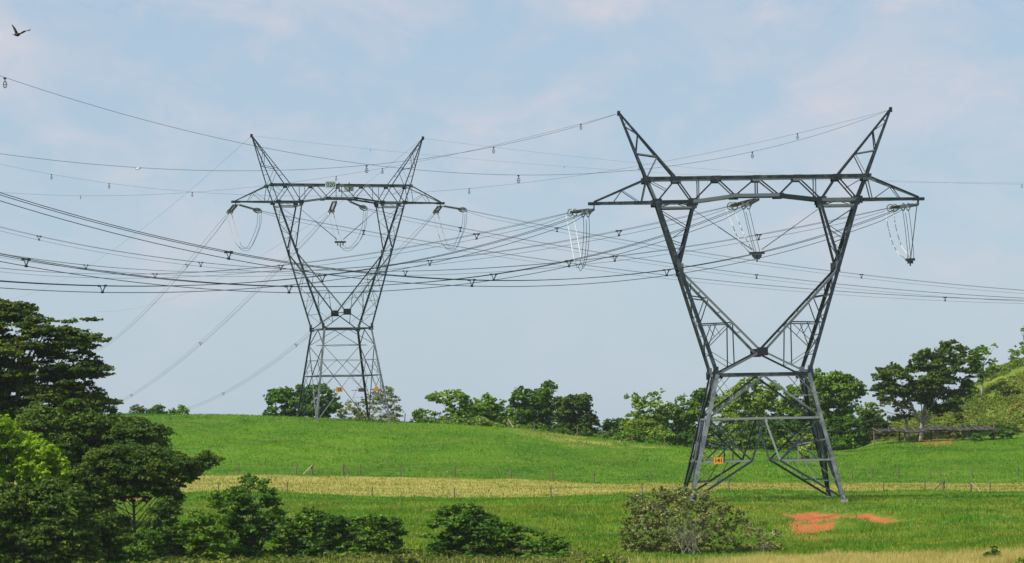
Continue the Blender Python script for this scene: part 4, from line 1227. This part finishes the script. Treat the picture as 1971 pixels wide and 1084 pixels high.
blades('tall_dry_grass', 'tall yellow dry grass along the bottom edge', 165000, (240, 258), (600, 2420), (.25, .80), (.012, .03), M['tall_straw'],
       lambda X, Y, px: (RNG.random(len(X)) < .05 + .95 * np.clip((px - 1340) / 120, 0, 1)))

n = 3200
px = RNG.uniform(-40, 1200, n); Y = RNG.uniform(244, 266, n); X = (px - CX) / F * Y; Z = gz(X, Y)
kp = vnoise(X / 1.6, Y / 1.6, 58) > .35; X, Y, Z = X[kp], Y[kp], Z[kp]
rr = RNG.uniform(.2, .75, len(X)); idx = np.repeat(np.arange(len(X)), 26)
d = RNG.normal(size=(len(idx), 3)); d /= np.linalg.norm(d, axis=1, keepdims=True); d[:, 2] = np.abs(d[:, 2]) * 1.1
pos = np.stack([X, Y, Z], 1)[idx] + d * rr[idx][:, None] * RNG.uniform(.3, 1, (len(idx), 1))
uo = quads_mesh('undergrowth', leaf_quads(pos, d * .4 + RNG.normal(size=d.shape) * .5, .13, 2.6), M['leaf_olive'])
tag(uo, 'low olive undergrowth along the bottom edge', 'undergrowth', kind='stuff')

# scrub on the right hill
n = 46000
Y = RNG.uniform(510, 740, n); px = RNG.uniform(1680, 2480, n); X = (px - CX) / F * Y; Z = gz(X, Y)
kp = (Z > -2.2) & (vnoise(X / 3.2, Y / 3.2, 55) > .2); X, Y, Z = X[kp], Y[kp], Z[kp]
rr = RNG.uniform(.2, .75, len(X)); idx = np.repeat(np.arange(len(X)), 17)
d = RNG.normal(size=(len(idx), 3)); d /= np.linalg.norm(d, axis=1, keepdims=True); d[:, 2] = np.abs(d[:, 2]) * .7
pos = np.stack([X, Y, Z], 1)[idx] + d * rr[idx][:, None] * RNG.uniform(.5, 1, (len(idx), 1))
so_ = quads_mesh('hill_scrub', leaf_quads(pos, d * .6 + RNG.normal(size=d.shape) * .4, .24), M['scrub'])
tag(so_, 'rough low scrub growing over the right hill', 'undergrowth', kind='stuff')


# ------------------------------------------------------------------ fences
def fence(label, posts, h=1.2, wires=(.35, .7, 1.05), braces=(), r=.075):
    g0 = posts[0]; T = empty('fence', g0, label, 'fence', 'farm fences')
    tops = []
    for i, p in enumerate(posts):
        ln = RNG.normal() * .03; hh = h * (1 + RNG.normal() * .06)
        g_ = MB(); big = 1.6 if any(b_[0] == i for b_ in braces) else 1
        g_.tube([p - g0 - Vector((0, 0, .3)), p - g0 + Vector((ln, 0, hh * .5)), p - g0 + Vector((ln * 2, 0, hh))], [r * big * 1.05, r * big, r * big * .9], 7)
        g_.build('post', M['wood'], T)
    for i, dx, pale in braces:
        p = posts[i] - g0; g_ = MB()
        q_ = posts[i] + Vector((dx, 0, 0)); q_.z = float(gz(q_.x, q_.y)); q_ -= g0
        g_.bar(p + Vector((0, -.1, h * .88)), q_ + Vector((0, -.1, -.05)), .13); g_.build('brace', M['wood_pale' if pale else 'wood'], T)
    for z in wires:
        g_ = MB(); g_.tube([p - g0 + Vector((0, 0, z)) for p in posts], .006, 4); g_.build('wire', M['wire'], T)


fence('fence along the lower edge of the straw strip, with few thin posts', [GY(x, 377) for x in (300, 420, 553, 715, 874, 1060, 1235, 1402)], 1.25)
fence('fence at right along the straw strip with a pale braced post', [GY(x, 379.5) for x in (1700, 1779, 1815, 1868, 1905, 2010)], 1.15, braces=((2, -1.1, False), (3, 1.3, True)))
fence('fence along the upper edge of the straw strip with two braced posts', [GY(x, 421) for x in (330, 459, 570, 601, 660, 693, 771, 876, 983, 1064, 1143, 1253)], 1.3, braces=((3, -1.2, True), (4, 1.2, False)))
fence('fence at right behind the straw strip with thin short posts', [GY(x, 428) for x in (1640, 1679, 1730, 1790, 1810, 1870, 1960, 2020)], 1.15)
fence('fence on the hill crest with a pale leaning brace', [GY(x, 477.5) for x in (780, 860, 926, 980, 1030, 1111, 1160, 1218, 1280)], 1.35, braces=((3, .75, True),))

# ------------------------------------------------------------------ shade shelter
sb = GY(1797, 500)
T = empty('shade_shelter', sb, 'long low open shelter with a sagging dark net roof on wooden posts', 'shelter')
roofY0, roofY1 = 496.0, 501.5
top = []
for i, (x, yt_, Y) in enumerate(((1682, 833, 497), (1732, 831, 499), (1742, 833, 496), (1792, 829, 501), (1803, 831, 496), (1853, 826, 501), (1862, 827, 496), (1913, 820, 497))):
    tp = P(x, yt_, Y); bt = Vector((tp.x, tp.y, float(gz(tp.x, tp.y)) - .3))
    g = MB(); g.tube([bt - sb, (bt + tp) / 2 - sb + Vector((RNG.normal() * .04, 0, 0)), tp - sb + Vector((0, 0, .15 if i not in (0, 7) else .3))], .12 if i in (0, 4, 7) else .15, 7)
    g.build('post', M['wood'], T); top.append(tp)
g = MB(); nxr, nyr = 46, 12
for j in range(nyr + 1):
    for i in range(nxr + 1):
        px = 1694 + (1912 - 1694) * i / nxr; Yr = 495.5 + 6.5 * j / nyr
        py = 829.5 - (px - 1694) / 218 * 5.5 + 1.3 * math.sin(px / 21.0) + .5 * math.sin(px / 7.3)
        p = P(px, py, 498.5); v_ = Vector((p.x, Yr, p.z + .04 * math.sin(j * 1.3 + i * .4) - .25 * math.sin(j / nyr * math.pi) + .46 * j / nyr - .14 + .07 * math.sin(i * .35)))
        g.v.append(tuple(v_ - sb))
for j in range(nyr):
    for i in range(nxr):
        a = j * (nxr + 1) + i
        if RNG.random() < .17: continue
        g.f.append((a, a + 1, a + nxr + 2, a + nxr + 1))
ro_ = g.build('net_roof', M['net'], T, True)
sd = ro_.modifiers.new('thick', 'SOLIDIFY'); sd.thickness = .07
g = MB()
for i in range(14):
    px = 1690 + i * 17; p = P(px, 829 - (px - 1694) / 218 * 5.5 + RNG.uniform(-1, 1), 498.5)
    g.bar(Vector((p.x, 495.2, p.z - .28)) - sb, Vector((p.x + RNG.normal() * .3, 502.3, p.z + .38)) - sb, .09)
for Yr in (496.2, 501):
    a = P(1680, 832, 498.5); b_ = P(1916, 823, 498.5); g.bar(Vector((a.x, Yr, a.z - .14)) - sb, Vector((b_.x, Yr, b_.z - .14)) - sb, .10)
g.build('roof_poles', M['wood'], T)


# ------------------------------------------------------------------ birds
def bird(name, label, at, wings, body_len, mats, sc=1.0):
    T = empty(name, at, label, 'bird')
    g_ = MB()
    L_ = body_len
    g_.tube([(-.5 * L_, .1, .02), (-.35 * L_, .05, .01), (0, 0, 0), (.3 * L_, -.02, .02), (.42 * L_, -.03, .03), (.5 * L_, -.04, .03)],
            [.02 * sc, .07 * sc, .11 * sc, .09 * sc, .045 * sc, .05 * sc], 10)
    b0 = len(g_.v)
    g_.v += [(-.45 * L_, .05, .03), (-.78 * L_, -.05, .02), (-.78 * L_, .18, .02), (-.45 * L_, .10, -.01)]; g_.f.append((b0, b0 + 1, b0 + 2, b0 + 3))
    # wings grow from the body: same mesh
    for pts in wings:
        b0 = len(g_.v)
        for (x, y, z, c_) in pts:
            for s_, dz in ((-.5, 0), (.5, .01)):
                g_.v.append((x + s_ * c_ * .45, y + s_ * c_, z + dz))
            g_.v.append((x, y, z - .02 * sc))
        for i in range(len(pts) - 1):
            a = b0 + i * 3
            g_.f += [(a, a + 1, a + 4, a + 3), (a + 1, a + 2, a + 5, a + 4), (a + 2, a, a + 3, a + 5)]
    o_ = g_.build('body', mats[0], T, True)
    return T, o_


bp_ = P(33, 67, 200)
T, o_ = bird('vulture', 'black vulture gliding with raised wings in the upper left sky', bp_,
             [[(-.02, 0, .05, .30), (-.10, .02, .25, .30), (-.18, .04, .42, .24), (-.30, .06, .60, .10)],
              [(.05, 0, .03, .30), (.25, -.05, .07, .32), (.48, -.08, .20, .28), (.62, -.1, .22, .22)]], .38, [M['feather']])
g = MB()
for i in range(6):
    g.bar((.58 + i * .012, -.1 + i * .05 - .1, .21), (.84 - i * .02, -.16 + i * .06, .30 - i * .012), .035, .015)
g.build('flight_feathers', M['feather_pale'], T)
bp_ = P(266, 324.5, 285)
T, o_ = bird('egret', 'tiny white bird beside the earth wire in the left sky', bp_,
             [[(0, 0, .02, .16), (-.10, -.05, -.04, .17), (-.20, -.10, -.12, .10)], [(.02, .05, .03, .16), (.05, .15, .10, .16), (.03, .25, .14, .08)]], .34, [M['white']], .8)
g = MB(); g.tube([(.12, -.02, .02), (.19, -.03, .03), (.26, -.03, .02)], [.04, .045, .01], 6); g.build('head', M['feather'], T)

# ------------------------------------------------------------------ air
hz = MB(); x0, x1, y0, y1, z0, z1 = -2600, 2600, -450, 4300, -22, 62
hz.v = [(x0, y0, z0), (x1, y0, z0), (x1, y1, z0), (x0, y1, z0), (x0, y0, z1), (x1, y0, z1), (x1, y1, z1), (x0, y1, z1)]
hz.f = [(3, 2, 1, 0), (4, 5, 6, 7), (0, 1, 5, 4), (1, 2, 6, 5), (2, 3, 7, 6), (3, 0, 4, 7)]
m, nt, N, L = newmat('air')
pv = N.new('ShaderNodeVolumePrincipled'); pv.inputs['Color'].default_value = (.80, .88, 1, 1)
pv.inputs['Density'].default_value = .00005; pv.inputs['Anisotropy'].default_value = .2
o = N.new('ShaderNodeOutputMaterial'); L.new(pv.outputs[0], o.inputs['Volume'])
HAZE = True
if HAZE:
    ho = hz.build('haze', m); tag(ho, 'thin pale blue haze over the whole landscape', kind='stuff')

# ------------------------------------------------------------------ sky, sun, camera
SUN = Vector((-.62, -.40, .95)).normalized()
el = math.asin(SUN.z); az = math.atan2(SUN.x, SUN.y)
w = bpy.data.worlds.new('World'); SC.world = w; w.use_nodes = True
nt = w.node_tree; nt.nodes.clear(); N, L = nt.nodes, nt.links
sky = N.new('ShaderNodeTexSky'); sky.sky_type = 'NISHITA'; sky.sun_disc = False
sky.sun_elevation = el; sky.sun_rotation = az; sky.altitude = 50; sky.air_density = 1.0; sky.dust_density = .6; sky.ozone_density = 1.5
tc = N.new('ShaderNodeTexCoord')
mp = N.new('ShaderNodeMapping'); mp.inputs['Scale'].default_value = (16, 16, 26); L.new(tc.outputs['Generated'], mp.inputs['Vector'])
c1 = noise(nt, 1.0, 8, .58, mp.outputs[0], dist=.5)
mp2 = N.new('ShaderNodeMapping'); mp2.inputs['Scale'].default_value = (34, 34, 60); mp2.inputs['Location'].default_value = (3, 8, 1); L.new(tc.outputs['Generated'], mp2.inputs['Vector'])
c2 = noise(nt, 1.0, 7, .6, mp2.outputs[0], dist=.4)
cf = maths(nt, 'ADD', maths(nt, 'MULTIPLY', ramp(nt, c1, .47, .66), .55), maths(nt, 'MULTIPLY', ramp(nt, c2, .5, .70), .45))
skyc = mix(nt, .72, sky.outputs[0], (3.4, 4.45, 5.75))
sx_ = N.new('ShaderNodeSeparateXYZ'); L.new(tc.outputs['Generated'], sx_.inputs[0])
cf = maths(nt, 'MULTIPLY', cf, ramp(nt, sx_.outputs[2], .022, .075, .12, 1.0))
cl = mix(nt, maths(nt, 'MULTIPLY', cf, 1.0), skyc, (5.5, 5.3, 5.8))
bg = N.new('ShaderNodeBackground'); bg.inputs[1].default_value = .10
L.new(cl, bg.inputs[0]); wo = N.new('ShaderNodeOutputWorld'); L.new(bg.outputs[0], wo.inputs[0])

sl = bpy.data.lights.new('sun', 'SUN'); sl.energy = 4.8; sl.angle = R(.5); sl.color = (1, .95, .86)
so = bpy.data.objects.new('sun', sl); C.objects.link(so)
so.rotation_euler = (-SUN).to_track_quat('-Z', 'Y').to_euler()

cam = bpy.data.cameras.new('camera'); co_ = bpy.data.objects.new('camera', cam); C.objects.link(co_)
cam.sensor_width = 36; cam.lens = 36 * F / W; cam.shift_y = (HY - H / 2) / W
cam.clip_start = 1; cam.clip_end = 12000
co_.matrix_world = Matrix(((cr, sr, 0, 0), (0, 0, -1, 0), (-sr, cr, 0, 0), (0, 0, 0, 1)))
SC.camera = co_
SC.view_settings.view_transform = 'Standard'; SC.view_settings.look = 'None'; SC.view_settings.exposure = .3; SC.view_settings.gamma = 1
SC.view_settings.use_curve_mapping = False
SC.cycles.volume_bounces = 1; SC.cycles.max_bounces = 6; SC.cycles.use_denoising = True; SC.cycles.denoiser = 'OPENIMAGEDENOISE'; SC.cycles.denoising_input_passes = 'RGB_ALBEDO_NORMAL'
